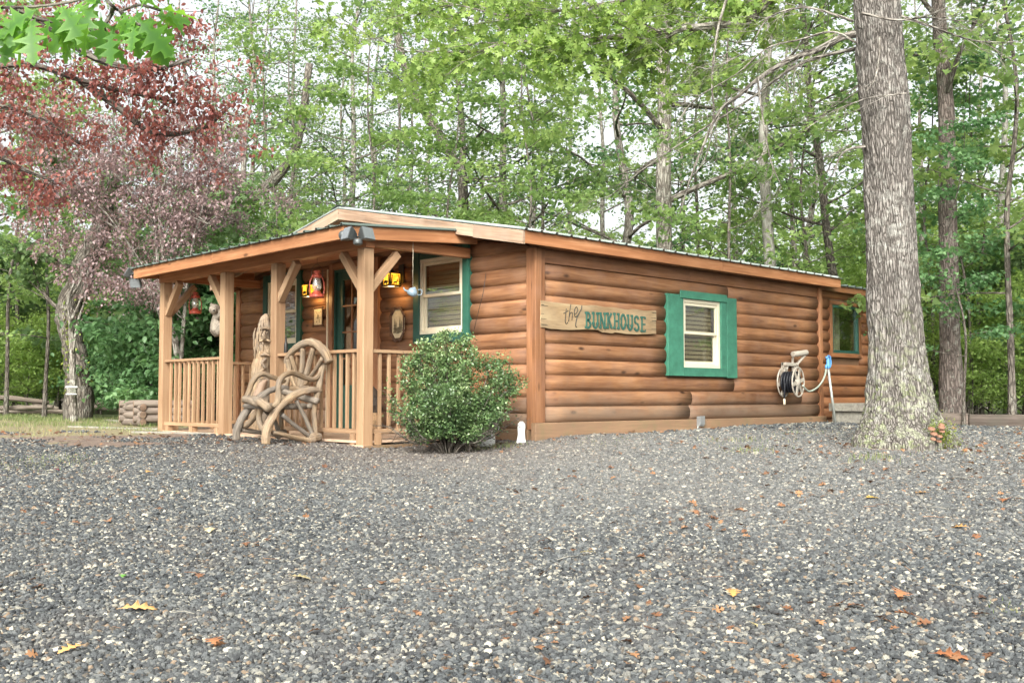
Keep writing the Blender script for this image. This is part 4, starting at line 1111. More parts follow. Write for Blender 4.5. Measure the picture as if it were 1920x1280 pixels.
# wooden steps behind the big tree
c = plane_pt(1606, 797, (0, 1, 0), (0, -.75, 0)); 
st = empty('wooden_steps', (c.x + .3, -.75, g(c.x, -.75)), 'grey weathered plank steps half hidden left of the big trunk', 'steps')
gz0 = g(c.x, -.9)
m = MB(); m.box(c.x + .0, c.x + 1.1, -.9, -.3, gz0 + .2, gz0 + .32, ax=0); m.box(c.x + .06, c.x + 1.1, -.85, -.32, gz0 - .1, gz0 + .198); m.build('tread', M['greyw'], st, .006)
m = MB(); m.box(c.x - .32, c.x + 1.1, -1.3, -.92, gz0 + .03, gz0 + .15, ax=0); m.box(c.x - .28, c.x + 1.1, -1.26, -.94, gz0 - .15, gz0 + .028, ax=0); m.build('tread', M['greyw'], st, .006)

# ------------------------------------------------------------------ log planter left of the porch
c0 = at(262, 795, 16.6); c0.z = g(c0.x, c0.y)
lp = empty('log_planter', c0, 'low square planter of stacked grey logs left of the porch', 'planter')
ea = (-RT * .75 + FW * .66); eb = (RT * .85 + FW * .45).normalized(); ea.normalize()
for k in range(3):
    z = .065 + k * .118
    for s, (e1, e2) in ((0, (ea, eb)), (1, (eb, ea))):
        for j in (0, 1):
            o_ = c0 + e2 * (.75 * j if s == 0 else .45 * j) + Vector((0, 0, z + (.055 if s else 0)))
            a_, b_ = o_ - e1 * .1, o_ + e1 * (.5 if s == 0 else .85)
            m = MB(); m.tube([a_, a_.lerp(b_, .5), b_], [.058, .062, .057], n=14, interp=3, bump=.08, cap=False)
            lg = m.build('log', M['oldlog'], lp)
            for p_, d_ in ((a_, -1), (b_, 1)): m = MB(); m.lathe(p_, [(.0, .003), (.056, 0)], n=14, axis=(b_ - a_).normalized() * d_, cap=False); m.build('log_end', M['oldend'], lg)
m = MB(); P_ = [c0 + Vector((0, 0, .3)), c0 + ea * .45 + Vector((0, 0, .3)), c0 + ea * .45 + eb * .75 + Vector((0, 0, .3)), c0 + eb * .75 + Vector((0, 0, .3))]
m.add(P_ + [p - Vector((0, 0, .25)) for p in P_], [(0, 1, 2, 3), (4, 5, 6, 7), (0, 1, 5, 4), (1, 2, 6, 5), (2, 3, 7, 6), (3, 0, 4, 7)]); m.build('soil', M['dark'], lp)
# split rail fence, collapsed sections
def rails(name, lab, lst, d0):
    t = None
    for (x0, y0, x1, y1, r_, dd) in lst:
        a_, b_ = at(x0, y0, d0 + dd), at(x1, y1, d0 + dd + rs.uniform(-.3, .6))
        if t is None: t = empty(name, ((a_ + b_) / 2).xy.to_3d() + Vector((0, 0, g(a_.x, a_.y))), lab, 'fence')
        m = MB(); mid = a_.lerp(b_, .5) + Vector((0, 0, rs.uniform(-.02, .06)))
        m.tube([a_, a_.lerp(mid, .5), mid, mid.lerp(b_, .5), b_], [r_ * .5, r_ * .66, r_ * .7, r_ * .62, r_ * .45], n=10, interp=4, bump=.25, flat=.85); m.build('rail', M['oldlog'], t)
rails('split_rail_fence', 'low zigzag of grey split rails at the lawn edge, far left section', [(-60, 745, 92, 754, .1, 0), (-40, 765, 100, 762, .09, -.3), (60, 755, 110, 766, .09, .3), (50, 772, 165, 772, .08, -.1), (-60, 770, 60, 774, .08, .2)], 22.5)
rails('split_rail_fence', 'grey split rails between the thin white-boxed sapling and the log planter', [(142, 755, 248, 752, .085, 0), (136, 762, 232, 768, .1, -.3), (150, 757, 190, 747, .06, .2), (128, 752, 165, 772, .06, .4)], 21.5)
m = MB()
yb0, yb1 = at(1700, 796, 15.5), at(2050, 797, 15.0)
for k in range(3):
    a_, b_ = yb0.lerp(yb1, k / 3 + .002), yb0.lerp(yb1, (k + 1) / 3 - .002); zz = g(a_.x, a_.y)
    a_.z = b_.z = zz + .07; m.beam(a_, b_, .18, .24)
tag(m.build('landscape_timber', M['darkwood'], None, .012), 'dark weathered timber edging the gravel right of the big trunk', 'edging timber')
# stepping boards before the porch left
m = MB()
for (x0, y0, x1, y1) in ((130, 801, 300, 806), (250, 811, 425, 815), (200, 788, 300, 797)):
    a_, b_ = ground_at(x0, y0), ground_at(x1, y1); m.beam(a_ + Vector((0, 0, .0)), b_ + Vector((0, 0, .0)), .12, .05)
tag(m.build('edging_boards', M['greyw'], None, .01), 'flat grey boards sunk in the ground before the left porch posts', 'edging')
# ------------------------------------------------------------------ numpy mesh helpers
rn = np.random.default_rng(11)
def np_mesh(name, V, T, rnd, mat, smooth=False):
    me = bpy.data.meshes.new(name)
    V = np.ascontiguousarray(V, np.float32); T = np.ascontiguousarray(T, np.int32)
    me.vertices.add(len(V)); me.vertices.foreach_set('co', V.ravel())
    me.loops.add(T.size); me.loops.foreach_set('vertex_index', T.ravel())
    me.polygons.add(len(T)); me.polygons.foreach_set('loop_start', np.arange(0, T.size, 3, dtype=np.int32))
    me.polygons.foreach_set('loop_total', np.full(len(T), 3, np.int32))
    a = me.attributes.new('rnd', 'FLOAT', 'POINT'); a.data.foreach_set('value', np.ascontiguousarray(rnd, np.float32))
    me.update(calc_edges=True)
    if smooth: me.polygons.foreach_set('use_smooth', np.ones(len(T), bool))
    me.materials.append(mat)
    return me
def fan(outer, fold=.0, cup=0.0, cx=.45):
    """star-shaped leaf outline along +x, centre at cx; z lifted away from the midrib"""
    V = [(cx, 0, 0)] + [(x, y, abs(y) * fold - cup * (x - .3) ** 2) for x, y in outer]
    n = len(outer); T = [(0, 1 + i, 1 + (i + 1) % n) for i in range(n)]
    return np.array(V, float), np.array(T)
def sym(half): return half + [(x, -y) for x, y in half[::-1] if y > 1e-6]
MAPLE = fan(sym([(0, 0), (.08, .22), (.0, .42), (.3, .38), (.38, .56), (.55, .26), (.72, .3), (.74, .16), (1, 0)]), .25, .25)
OVAL = fan(sym([(0, 0), (.25, .26), (.55, .3), (.82, .16), (1, 0)]), .3, .3)
QUAD = fan(sym([(0, 0), (.45, .38), (1, 0)]), .3, .2)
def strip_leaf(half):
    V, T = [], []
    for x, y in half:
        droop = -.22 * x * x
        V += [(x, 0, droop), (x, y, y * .22 + droop), (x, -y, y * .22 + droop)]
    for i in range(len(half) - 1):
        a, b = 3 * i, 3 * i + 3
        T += [(a, b, b + 1), (a, b + 1, a + 1), (a, b + 2, b), (a, a + 2, b + 2)]
    return np.array(V, float), np.array(T)
OAK = strip_leaf([(-.12, .006), (0, .012), (.1, .04), (.17, .17), (.2, .24), (.235, .16), (.26, .07), (.33, .08), (.41, .25), (.47, .41), (.495, .35), (.51, .2), (.55, .09), (.63, .2), (.72, .35), (.735, .26), (.755, .11), (.84, .12), (.92, .17), (.935, .08), (1.02, .0)])
OAKS = fan(sym([(0, 0), (.14, .2), (.24, .07), (.36, .4), (.46, .4), (.5, .12), (.66, .34), (.76, .3), (.78, .1), (1, 0)]), .2, .3, .5)
def leaf_cloud(tm, P, size, pitch=(.45, .45), roll=.5, az=None, rnd=None):
    n = len(P); V0, T0 = tm
    th = rn.uniform(0, 2 * np.pi, n) if az is None else az
    pi_ = rn.normal(pitch[0], pitch[1], n); ro = rn.normal(0, roll, n)
    ct, st, cp_, sp, cr, sr = np.cos(th), np.sin(th), np.cos(pi_), np.sin(pi_), np.cos(ro), np.sin(ro)
    ex = np.stack([ct * cp_, st * cp_, -sp], 1)
    ey0 = np.stack([-st, ct, np.zeros(n)], 1); ez0 = np.cross(ex, ey0)
    ey = ey0 * cr[:, None] + ez0 * sr[:, None]; ez = np.cross(ex, ey)
    s = np.broadcast_to(size, n)
    V = P[:, None, :] + s[:, None, None] * (V0[None, :, 0:1] * ex[:, None] + V0[None, :, 1:2] * ey[:, None] + V0[None, :, 2:3] * ez[:, None])
    T = T0[None] + (np.arange(n) * len(V0))[:, None, None]
    r = rn.random(n) if rnd is None else rnd
    return V.reshape(-1, 3), T.reshape(-1, 3), np.repeat(r, len(V0))
def cloud_obj(name, tm, P, size, mat, parent=None, origin=None, **kw):
    origin = np.array(origin if origin is not None else P.mean(0))
    V, T, r = leaf_cloud(tm, P - origin, size, **kw)
    me = np_mesh(name, V, T, r, mat); o = bpy.data.objects.new(name, me); COL.objects.link(o)
    off = wloc(parent) if parent is not None else Vector((0, 0, 0))
    o.location = Vector(origin) - off
    if parent is not None: attach(o, parent)
    return o

# ------------------------------------------------------------------ nature materials
LG = {}
LG['mid'] = leafmat('leaf_green', (.08, .14, .06), (.13, .205, .09), (.2, .29, .14), (.28, .44, .17), trans=.52)  # mid, lime and bright greens are paled; woodland haze is put into the colour
LG['deep'] = leafmat('leaf_deep_green', (.07, .15, .06), (.12, .24, .1), (.2, .34, .15), (.22, .45, .16), trans=.45, spec=.5)
LG['lime'] = leafmat('leaf_lime', (.17, .27, .07), (.25, .37, .1), (.35, .47, .15), (.48, .66, .17), trans=.55)
LG['bright'] = leafmat('leaf_bright', (.14, .23, .075), (.21, .32, .105), (.3, .41, .15), (.42, .58, .2), trans=.58)
LG['oak'] = leafmat('leaf_oak', (.07, .19, .035), (.14, .32, .04), (.23, .43, .06), (.36, .66, .05), trans=.55, spec=.5)
LG['red'] = leafmat('leaf_red', (.14, .065, .065), (.25, .085, .075), (.37, .15, .12), (.52, .17, .12), trans=.5, spec=.7)
LG['plum'] = leafmat('leaf_plum', (.13, .09, .095), (.24, .16, .16), (.41, .3, .3), (.35, .21, .2), trans=.4, spec=.8)
LG['holly'] = leafmat('leaf_holly', (.07, .13, .05), (.14, .23, .085), (.3, .39, .18), (.14, .3, .08), trans=.25, rough=.3, spec=.6)
LG['litter'] = leafmat('leaf_litter', (.1, .05, .03), (.22, .105, .055), (.36, .2, .1), (.34, .17, .08), trans=.15)
LG['grass'] = leafmat('grass_blade', (.09, .15, .045), (.19, .24, .09), (.38, .34, .2), (.3, .45, .08), trans=.4)
LG['moss'] = leafmat('moss', (.1, .14, .02), (.17, .22, .03), (.26, .3, .06), (.2, .3, .05), trans=.2)

def bark(name, dark, mid, light, scale=(6, 26, 26), lichen=0.0, lcol=(.55, .58, .5), moss=0.0, bstr=.8, ridge=1.0):
    m, nt = newmat(name); t = NT(nt)
    gc = t.attr('gc').outputs['Vector']
    wv = t.noise(gc, 6, 3); wob = t.n('ShaderNodeVectorMath', _operation='ADD', i0=t.scalev(gc, scale), i1=t.n('ShaderNodeCombineXYZ', X=wv, Y=t.math('MULTIPLY', wv, 1.5), Z=wv).outputs[0]).outputs[0]
    vo = t.n('ShaderNodeTexVoronoi', _feature='DISTANCE_TO_EDGE', Vector=wob, Scale=1.0)
    ed = t.ramp(vo.outputs['Distance'], [(.0, 0.0), (.22, 1.0)])
    nz = t.noise(t.scalev(gc, tuple(s * 2 for s in scale)), 1.0, 5, .65)
    bigz = t.noise(gc, 3.0, 4, .6)
    f = t.math('ADD', t.math('MULTIPLY', ed, .45 * ridge), t.math('ADD', t.math('MULTIPLY', nz, .4), t.math('MULTIPLY', bigz, .3)))
    c = t.ramp(f, [(.25, dark), (.6, mid), (.95, light)])
    if lichen:
        ln = t.noise(gc, 9.0, 6, .72); l2 = t.noise(gc, 1.6, 2)
        k = t.math('MULTIPLY', t.ramp(ln, [(.52, 0.0), (.6, 1.0)]), t.ramp(l2, [(.35, .15), (.62, 1.0)]))
        c = t.mix(t.math('MULTIPLY', k, lichen), c, lcol)
    if moss:
        mk = t.attr('moss').outputs['Fac']; mn = t.noise(gc, 16.0, 5, .75)
        c = t.mix(t.math('MULTIPLY', mk, t.ramp(mn, [(.5, 0.0), (.57, 1.0)])), c, t.mix(t.ramp(t.noise(gc, 5.0, 3), [(.4, 0.0), (.62, 1.0)]), (.36, .37, .28), (.17, .2, .09)))
    b = t.n('ShaderNodeBsdfPrincipled', Base__Color=c, Roughness=.88, Normal=t.bump(t.math('ADD', t.math('MULTIPLY', ed, ridge), nz), bstr, .02))
    b.inputs['Specular IOR Level'].default_value = .2
    t.out(b.outputs[0]); return m
BK = {}
BK['grey'] = bark('bark_grey', (.07, .06, .05), (.2, .18, .155), (.36, .34, .3), scale=(5, 22, 22), lichen=.4)
BK['dark'] = bark('bark_dark', (.04, .035, .03), (.11, .095, .08), (.2, .18, .15), scale=(5, 20, 20), lichen=.2)
BK['pine'] = bark('bark_pine', (.04, .034, .03), (.13, .105, .092), (.23, .195, .175), scale=(5, 26, 26), lichen=.3, ridge=.9)
BK['pale'] = bark('bark_pale', (.18, .17, .15), (.38, .36, .33), (.58, .57, .53), scale=(3, 9, 9), lichen=.5, ridge=.4)
BK['oak'] = bark('bark_big', (.05, .044, .039), (.165, .15, .134), (.31, .29, .265), scale=(7.5, 46, 46), lichen=.5, lcol=(.42, .42, .38), moss=.8, bstr=.9, ridge=.9)
BK['twigs'] = bark('bark_twigs', (.06, .05, .04), (.16, .14, .12), (.34, .32, .28), scale=(5, 20, 20))

# ------------------------------------------------------------------ ground
def axis_coords(c, inner, step, outer, k):
    a = list(np.arange(-inner, inner + step, step)); s = step; x = a[-1]
    while x < outer: s *= k; x += s; a.append(x)
    s = step; x = -inner; pre = []
    while x > -outer: s *= k; x -= s; pre.append(x)
    return np.array(pre[::-1] + a) + c
gxs = axis_coords(-1.0, 11, .17, 500, 1.17); gys = axis_coords(1.0, 14, .17, 500, 1.17)
GX, GY = np.meshgrid(gxs, gys, indexing='ij'); nx_, ny_ = GX.shape
px_, py_ = GX.ravel(), GY.ravel(); pz_ = gz(px_, py_)
dd_ = (px_ - CAM.x) * FW.x + (py_ - CAM.y) * FW.y; ll_ = (px_ - CAM.x) * RT.x + (py_ - CAM.y) * RT.y
nzv = np.array([noise.noise(Vector((x * .9, y * .9, 0))) for x, y in zip(px_, py_)])
nz2 = np.array([noise.noise(Vector((x * 3.1, y * 3.1, 5))) for x, y in zip(px_, py_)])
pz_ = pz_ + nzv * .012 + nz2 * .006
def smooth(x, a, b): t_ = np.clip((x - a) / (b - a), 0, 1); return t_ * t_ * (3 - 2 * t_)
mg = smooth(dd_ + nzv * 1.6, 12.6, 13.8) * smooth(-ll_ + nzv, 4.6, 5.4)               # lawn left of the porch
mg = np.maximum(mg, smooth(nzv + nz2 * .5, .3, .6) * smooth(-ll_, 4.0, 5.2) * smooth(dd_, 9.2, 10) * .8)
md_ = np.clip(smooth(dd_ + nzv * .8, 10.6, 12.0) * smooth(-ll_, 1.0, 1.8) * .9 + smooth(dd_ + nzv, 12.5, 15) * .4, 0, 1)
rt_ = np.hypot(px_ - gd(10, 3.75).x, py_ - gd(10, 3.75).y)
md_ = np.maximum(md_, smooth(dd_ + nzv * 1.5, 10.5, 12.5) * smooth(-ll_, 2.6, 3.6))
wallm = np.maximum(smooth(py_ + nzv * .4, -.75, -.25) * (px_ > -1) * (py_ < 1), 0) * .7
md_ = np.maximum(md_, wallm)
md_ = np.maximum(md_, smooth(-rt_ + nzv * .5, -2.0, -.9) * .75)
wood_ = smooth(dd_, 17.5, 20)
me = bpy.data.meshes.new('ground')
ii = np.arange(nx_ * ny_).reshape(nx_, ny_)
Q = np.stack([ii[:-1, :-1], ii[1:, :-1], ii[1:, 1:], ii[:-1, 1:]], -1).reshape(-1, 4).astype(np.int32)
me.vertices.add(len(px_)); me.vertices.foreach_set('co', np.stack([px_, py_, pz_], 1).astype(np.float32).ravel())
me.loops.add(Q.size); me.loops.foreach_set('vertex_index', Q.ravel()); me.polygons.add(len(Q))
me.polygons.foreach_set('loop_start', np.arange(0, Q.size, 4, dtype=np.int32)); me.polygons.foreach_set('loop_total', np.full(len(Q), 4, np.int32))
mst_ = smooth(.53 * (dd_ + .5) + .7 - np.abs(ll_), 0, .7) * smooth(dd_, 2.6, 3.3)
for nm, arr in (('m_stone', mst_), ('m_grass', mg), ('m_dirt', md_), ('m_wood', wood_)):
    a = me.attributes.new(nm, 'FLOAT', 'POINT'); a.data.foreach_set('value', arr.astype(np.float32))
me.update(calc_edges=True); me.polygons.foreach_set('use_smooth', np.ones(len(Q), bool))
ground = bpy.data.objects.new('ground', me); COL.objects.link(ground); ground['kind'] = 'structure'
m, nt = newmat('gravel_ground'); t = NT(nt)
co = t.n('ShaderNodeTexCoord').outputs['Object']
STONE = [(0.0, (.03, .034, .04)), (.13, (.075, .083, .093)), (.28, (.052, .058, .066)), (.4, (.12, .128, .136)), (.5, (.085, .093, .1)), (.62, (.045, .05, .058)), (.7, (.17, .17, .163)), (.77, (.27, .26, .23)), (.83, (.1, .085, .072)), (.87, (.14, .145, .15)), (.9, (.22, .165, .12)), (.925, (.42, .4, .35)), (.95, (.065, .072, .08))]
vo = t.n('ShaderNodeTexVoronoi', Vector=co, Scale=42.0); vr = t.n('ShaderNodeSeparateColor', Color=vo.outputs['Color']).outputs[0]
gv = t.ramp(vr, STONE, 'CONSTANT')
gv = t.mix(1.0, gv, t.ramp(vo.outputs['Distance'], [(.3, (1.0, 1.0, 1.0)), (.7, (.3, .3, .3))]), 'MULTIPLY')
n1 = t.noise(co, 14, 5, .65); n2 = t.noise(co, 60, 4, .6)
dirt = t.ramp(t.math('ADD', t.math('MULTIPLY', n1, .5), t.math('MULTIPLY', n2, .5)), [(.35, (.07, .05, .04)), (.5, (.19, .14, .11)), (.66, (.33, .26, .2))])
grs = t.ramp(n1, [(.35, (.16, .12, .08)), (.5, (.24, .2, .12)), (.65, (.2, .22, .09))])
wd = t.ramp(t.noise(co, 2.5, 5, .6), [(.35, (.09, .07, .04)), (.5, (.1, .13, .05)), (.7, (.14, .2, .07))])
brk = t.noise(co, 7, 5, .7)
def gate(nm, lo, hi):
    return t.ramp(t.math('ADD', t.attr(nm).outputs['Fac'], t.math('MULTIPLY', t.math('SUBTRACT', brk, .5), .7)), [(lo, 0.0), (hi, 1.0)])
gv = t.mix(t.attr('m_stone').outputs['Fac'], gv, t.mix(1.0, gv, (.26, .25, .24), 'MULTIPLY')); c = t.mix(gate('m_dirt', .45, .8), gv, dirt); c = t.mix(gate('m_grass', .35, .6), c, grs); c = t.mix(gate('m_wood', .4, .6), c, wd)
b = t.n('ShaderNodeBsdfPrincipled', Base__Color=c, Roughness=.8, Normal=t.bump(t.math('ADD', t.math('MULTIPLY', vo.outputs['Distance'], -1.0), n2), .9, .012))
t.out(b.outputs[0]); me.materials.append(m)

# ------------------------------------------------------------------ gravel stones
GN_Q = 1.0
def sample_cam(n, d0, d1, w=.53, pw=1.0):
    u = rn.random(n); d = d0 + (d1 - d0) * u ** pw; l = rn.uniform(-w, w, n) * (d + .5)
    return d, l
pts = []
for (d0, d1, s0, lay) in ((3.05, 5.2, .0100, .2), (5.2, 7.6, .0098, .18), (7.6, 10.4, .0100, .15), (10.4, 13.2, .0118, .1), (13.2, 16.0, .019, 0)):
    sp_ = s0 * 1.72
    nd, nl = int((d1 - d0) / (sp_ * .866)), int(2 * (.53 * (d1 + .5) + .1) / sp_)
    gi_, gj_ = np.meshgrid(np.arange(nd), np.arange(nl), indexing='ij')
    d = d0 + (gi_ * .866 + .0) * sp_; l = -nl * sp_ / 2 + (gj_ + .5 * (gi_ % 2)) * sp_
    d = (d + rn.normal(0, .27 * sp_, d.shape)).ravel(); l = (l + rn.normal(0, .27 * sp_, l.shape)).ravel()
    k = np.abs(l) < .53 * (d + .5); d, l = d[k], l[k]; pts.append(np.stack([d, l, np.full(len(d), s0)], 1))
    n = int(len(d) * lay); dx_, lx_ = sample_cam(n, d0, d1, pw=.85); pts.append(np.stack([dx_, lx_, np.full(n, s0 * 1.15)], 1))
n = 26000; dx_ = rn.uniform(3, 13, n); lx_ = rn.choice([-1, 1], n) * (.53 * (dx_ + .5) + np.abs(rn.normal(0, .8, n))); pts.append(np.stack([dx_, lx_, np.full(n, .0125)], 1))
pts = np.concatenate(pts)
X = CAM.x + FW.x * pts[:, 0] + RT.x * pts[:, 1]; Y = CAM.y + FW.y * pts[:, 0] + RT.y * pts[:, 1]
nn = np.array([noise.noise(Vector((x * .9, y * .9, 0))) for x, y in zip(X, Y)])
inside = ((X > PX - .1) & (Y > PY[0] - .12)) | ((X > -.09) & (Y > -.09))
dirtm = smooth(pts[:, 0] + nn * 1.2, 10.2, 12.0) * smooth(-pts[:, 1], .6, 1.6) * .82
lawnm = smooth(pts[:, 0] + nn * 3.0, 9.8, 13.0) * smooth(-pts[:, 1] + nn, 2.6, 4.4)
rtt = np.hypot(X - gd(10, 3.75).x, Y - gd(10, 3.75).y)
treem = smooth(-rtt + nn * .4, -1.8, -.8) * .6
keep = (~inside) & (rn.random(len(X)) > np.maximum(np.maximum(dirtm, lawnm), treem)) & (rtt > .52)
X, Y, S0, dk = X[keep], Y[keep], pts[keep, 2], dirtm[keep]
Z = gz(X, Y) + np.array([noise.noise(Vector((x * .9, y * .9, 0))) for x, y in zip(X, Y)]) * .012
sz_ = S0 * np.clip(rn.lognormal(0, .24, len(X)), .5, 1.9)
Z = Z + sz_ * rn.uniform(-.15, .55, len(X))
pm = bpy.data.meshes.new('gravel'); pm.vertices.add(len(X)); pm.vertices.foreach_set('co', np.stack([X, Y, Z], 1).astype(np.float32).ravel())
def fa(nm, typ, key, arr): a = pm.attributes.new(nm, typ, 'POINT'); a.data.foreach_set(key, np.ascontiguousarray(arr).ravel())
fa('rot', 'FLOAT_VECTOR', 'vector', np.stack([rn.normal(0, .42, len(X)), rn.normal(0, .42, len(X)), rn.uniform(0, 6.28, len(X))], 1).astype(np.float32))
fa('scl', 'FLOAT_VECTOR', 'vector', (sz_[:, None] * np.stack([rn.uniform(.9, 1.35, len(X)), rn.uniform(.7, 1.05, len(X)), rn.uniform(.5, .9, len(X))], 1)).astype(np.float32))
fa('idx', 'INT', 'value', rn.integers(0, 6, len(X)).astype(np.int32))
gravel = bpy.data.objects.new('gravel', pm); COL.objects.link(gravel)
tag(gravel, 'dark grey crushed stone gravel covering the drive', 'gravel', kind='stuff')
m, nt = newmat('gravel_stone'); t = NT(nt)
oi = t.n('ShaderNodeObjectInfo').outputs['Random']; co = t.n('ShaderNodeTexCoord').outputs['Object']
c = t.ramp(oi, STONE, 'CONSTANT')
nz = t.noise(co, 2.5, 5, .65)
c = t.mix(1.0, c, t.ramp(nz, [(.3, (.64, .66, .64)), (.7, (1.4, 1.38, 1.28))]), 'MULTIPLY')
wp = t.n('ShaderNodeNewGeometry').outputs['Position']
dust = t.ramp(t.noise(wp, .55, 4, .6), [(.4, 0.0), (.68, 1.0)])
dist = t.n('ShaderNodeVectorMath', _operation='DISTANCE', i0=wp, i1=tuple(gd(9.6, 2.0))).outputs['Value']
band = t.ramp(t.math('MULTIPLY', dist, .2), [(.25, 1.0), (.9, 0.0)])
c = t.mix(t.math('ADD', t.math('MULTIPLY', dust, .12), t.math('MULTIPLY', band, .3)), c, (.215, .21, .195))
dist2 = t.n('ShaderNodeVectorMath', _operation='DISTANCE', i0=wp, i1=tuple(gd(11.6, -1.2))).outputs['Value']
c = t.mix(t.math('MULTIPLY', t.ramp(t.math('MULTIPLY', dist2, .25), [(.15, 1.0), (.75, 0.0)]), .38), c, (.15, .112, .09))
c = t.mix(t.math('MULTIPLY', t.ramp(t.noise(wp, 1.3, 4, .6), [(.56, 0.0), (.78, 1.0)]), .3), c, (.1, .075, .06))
b = t.n('ShaderNodeBsdfPrincipled', Base__Color=c, Roughness=.75, Normal=t.bump(nz, .4, .05)); b.inputs['Specular IOR Level'].default_value = .25
t.out(b.outputs[0]); SM = m
ng = bpy.data.node_groups.new('gravel_scatter', 'GeometryNodeTree')
ng.interface.new_socket('Geometry', in_out='INPUT', socket_type='NodeSocketGeometry'); ng.interface.new_socket('Geometry', in_out='OUTPUT', socket_type='NodeSocketGeometry')
gi = ng.nodes.new('NodeGroupInput'); go = ng.nodes.new('NodeGroupOutput')
g2i = ng.nodes.new('GeometryNodeGeometryToInstance')
for k in range(6):
    ic = ng.nodes.new('GeometryNodeMeshIcoSphere'); ic.inputs['Radius'].default_value = 1.0; ic.inputs['Subdivisions'].default_value = 1 + (k % 3 == 0)
    ps = ng.nodes.new('GeometryNodeInputPosition'); nz = ng.nodes.new('ShaderNodeTexNoise'); nz.noise_dimensions = '4D'
    nz.inputs['W'].default_value = k * 3.7 + .3; nz.inputs['Scale'].default_value = 1.1; nz.inputs['Detail'].default_value = 2
    ng.links.new(ps.outputs[0], nz.inputs['Vector'])
    mu = ng.nodes.new('ShaderNodeVectorMath'); mu.operation = 'SUBTRACT'; ng.links.new(nz.outputs['Color'], mu.inputs[0]); mu.inputs[1].default_value = (.5, .5, .5)
    m2 = ng.nodes.new('ShaderNodeVectorMath'); m2.operation = 'SCALE'; ng.links.new(mu.outputs[0], m2.inputs[0]); m2.inputs['Scale'].default_value = 2.1 if k % 3 else 1.8
    sp = ng.nodes.new('GeometryNodeSetPosition'); ng.links.new(ic.outputs['Mesh'], sp.inputs['Geometry']); ng.links.new(m2.outputs[0], sp.inputs['Offset'])
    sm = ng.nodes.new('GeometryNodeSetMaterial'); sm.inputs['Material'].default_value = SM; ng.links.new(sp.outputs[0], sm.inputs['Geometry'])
    ss = ng.nodes.new('GeometryNodeSetShadeSmooth'); ss.inputs['Shade Smooth'].default_value = False; ng.links.new(sm.outputs[0], ss.inputs['Geometry'])
    ng.links.new(ss.outputs[0], g2i.inputs[0])
ip = ng.nodes.new('GeometryNodeInstanceOnPoints'); ip.inputs['Pick Instance'].default_value = True
def nat(nm, typ):
    n_ = ng.nodes.new('GeometryNodeInputNamedAttribute'); n_.data_type = typ; n_.inputs['Name'].default_value = nm; return [o for o in n_.outputs if o.enabled and o.name == 'Attribute'][0]
e2r = ng.nodes.new('FunctionNodeEulerToRotation'); ng.links.new(nat('rot', 'FLOAT_VECTOR'), e2r.inputs[0])
ng.links.new(gi.outputs[0], ip.inputs['Points']); ng.links.new(g2i.outputs[0], ip.inputs['Instance']); ng.links.new(nat('idx', 'INT'), ip.inputs['Instance Index'])
ng.links.new(e2r.outputs[0], ip.inputs['Rotation']); ng.links.new(nat('scl', 'FLOAT_VECTOR'), ip.inputs['Scale']); ng.links.new(ip.outputs[0], go.inputs[0])
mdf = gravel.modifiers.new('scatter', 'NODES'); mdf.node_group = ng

# ------------------------------------------------------------------ grass, litter
BL = (np.array([(0, -.5, 0), (0, .5, 0), (.12, .35, .6), (.35, 0, 1.0), (.1, -.35, .6)], float), np.array([(0, 1, 2), (0, 2, 4), (4, 2, 3)]))
def blades(P, h, w, rnd):
    n = len(P); th = rn.uniform(0, 6.28, n); ct, st = np.cos(th), np.sin(th); V0, T0 = BL
    lx = V0[None, :, 0] * h[:, None] * rn.uniform(.3, 2.2, n)[:, None]; ly = V0[None, :, 1] * w[:, None]; lz = V0[None, :, 2] * h[:, None]
    V = np.stack([P[:, 0:1] + lx * ct[:, None] - ly * st[:, None], P[:, 1:2] + lx * st[:, None] + ly * ct[:, None], P[:, 2:3] + lz], -1)
    T = T0[None] + (np.arange(n) * 5)[:, None, None]
    return V.reshape(-1, 3), T.reshape(-1, 3), np.repeat(rnd, 5)
n = 60000
d = rn.uniform(12.6, 24, n); l = -rn.uniform(4.6, 13.5, n)
x = CAM.x + FW.x * d + RT.x * l; y = CAM.y + FW.y * d + RT.y * l
nn = np.array([noise.noise(Vector((a * .9, b_ * .9, 0))) for a, b_ in zip(x, y)]); nb_ = np.array([noise.noise(Vector((a * 1.7, b_ * 1.7, 9))) for a, b_ in zip(x, y)])
k = (rn.random(n) < smooth(d + nn * 1.6, 12.8, 14.2) * smooth(-l + nn, 4.9, 5.6) * (smooth(nb_, -.2, .25) * .85 + .06) * (.45 + .55 * smooth(d, 14, 17))) & ~((x > PX - .1) & (y > PY[0]) & (y < 7.0)) & ~(x > -.1)
P = np.stack([x[k], y[k], gz(x[k], y[k])], 1)
h = rn.uniform(.03, .085, len(P)); 
G = [blades(P, h, rn.uniform(.004, .008, len(P)), np.clip(rn.normal(.4, .25, len(P)) + .55 * smooth(-nb_[k], -.1, .15) + .5 * smooth(-(d[k]), -15.5, -13.5), 0, 1))]
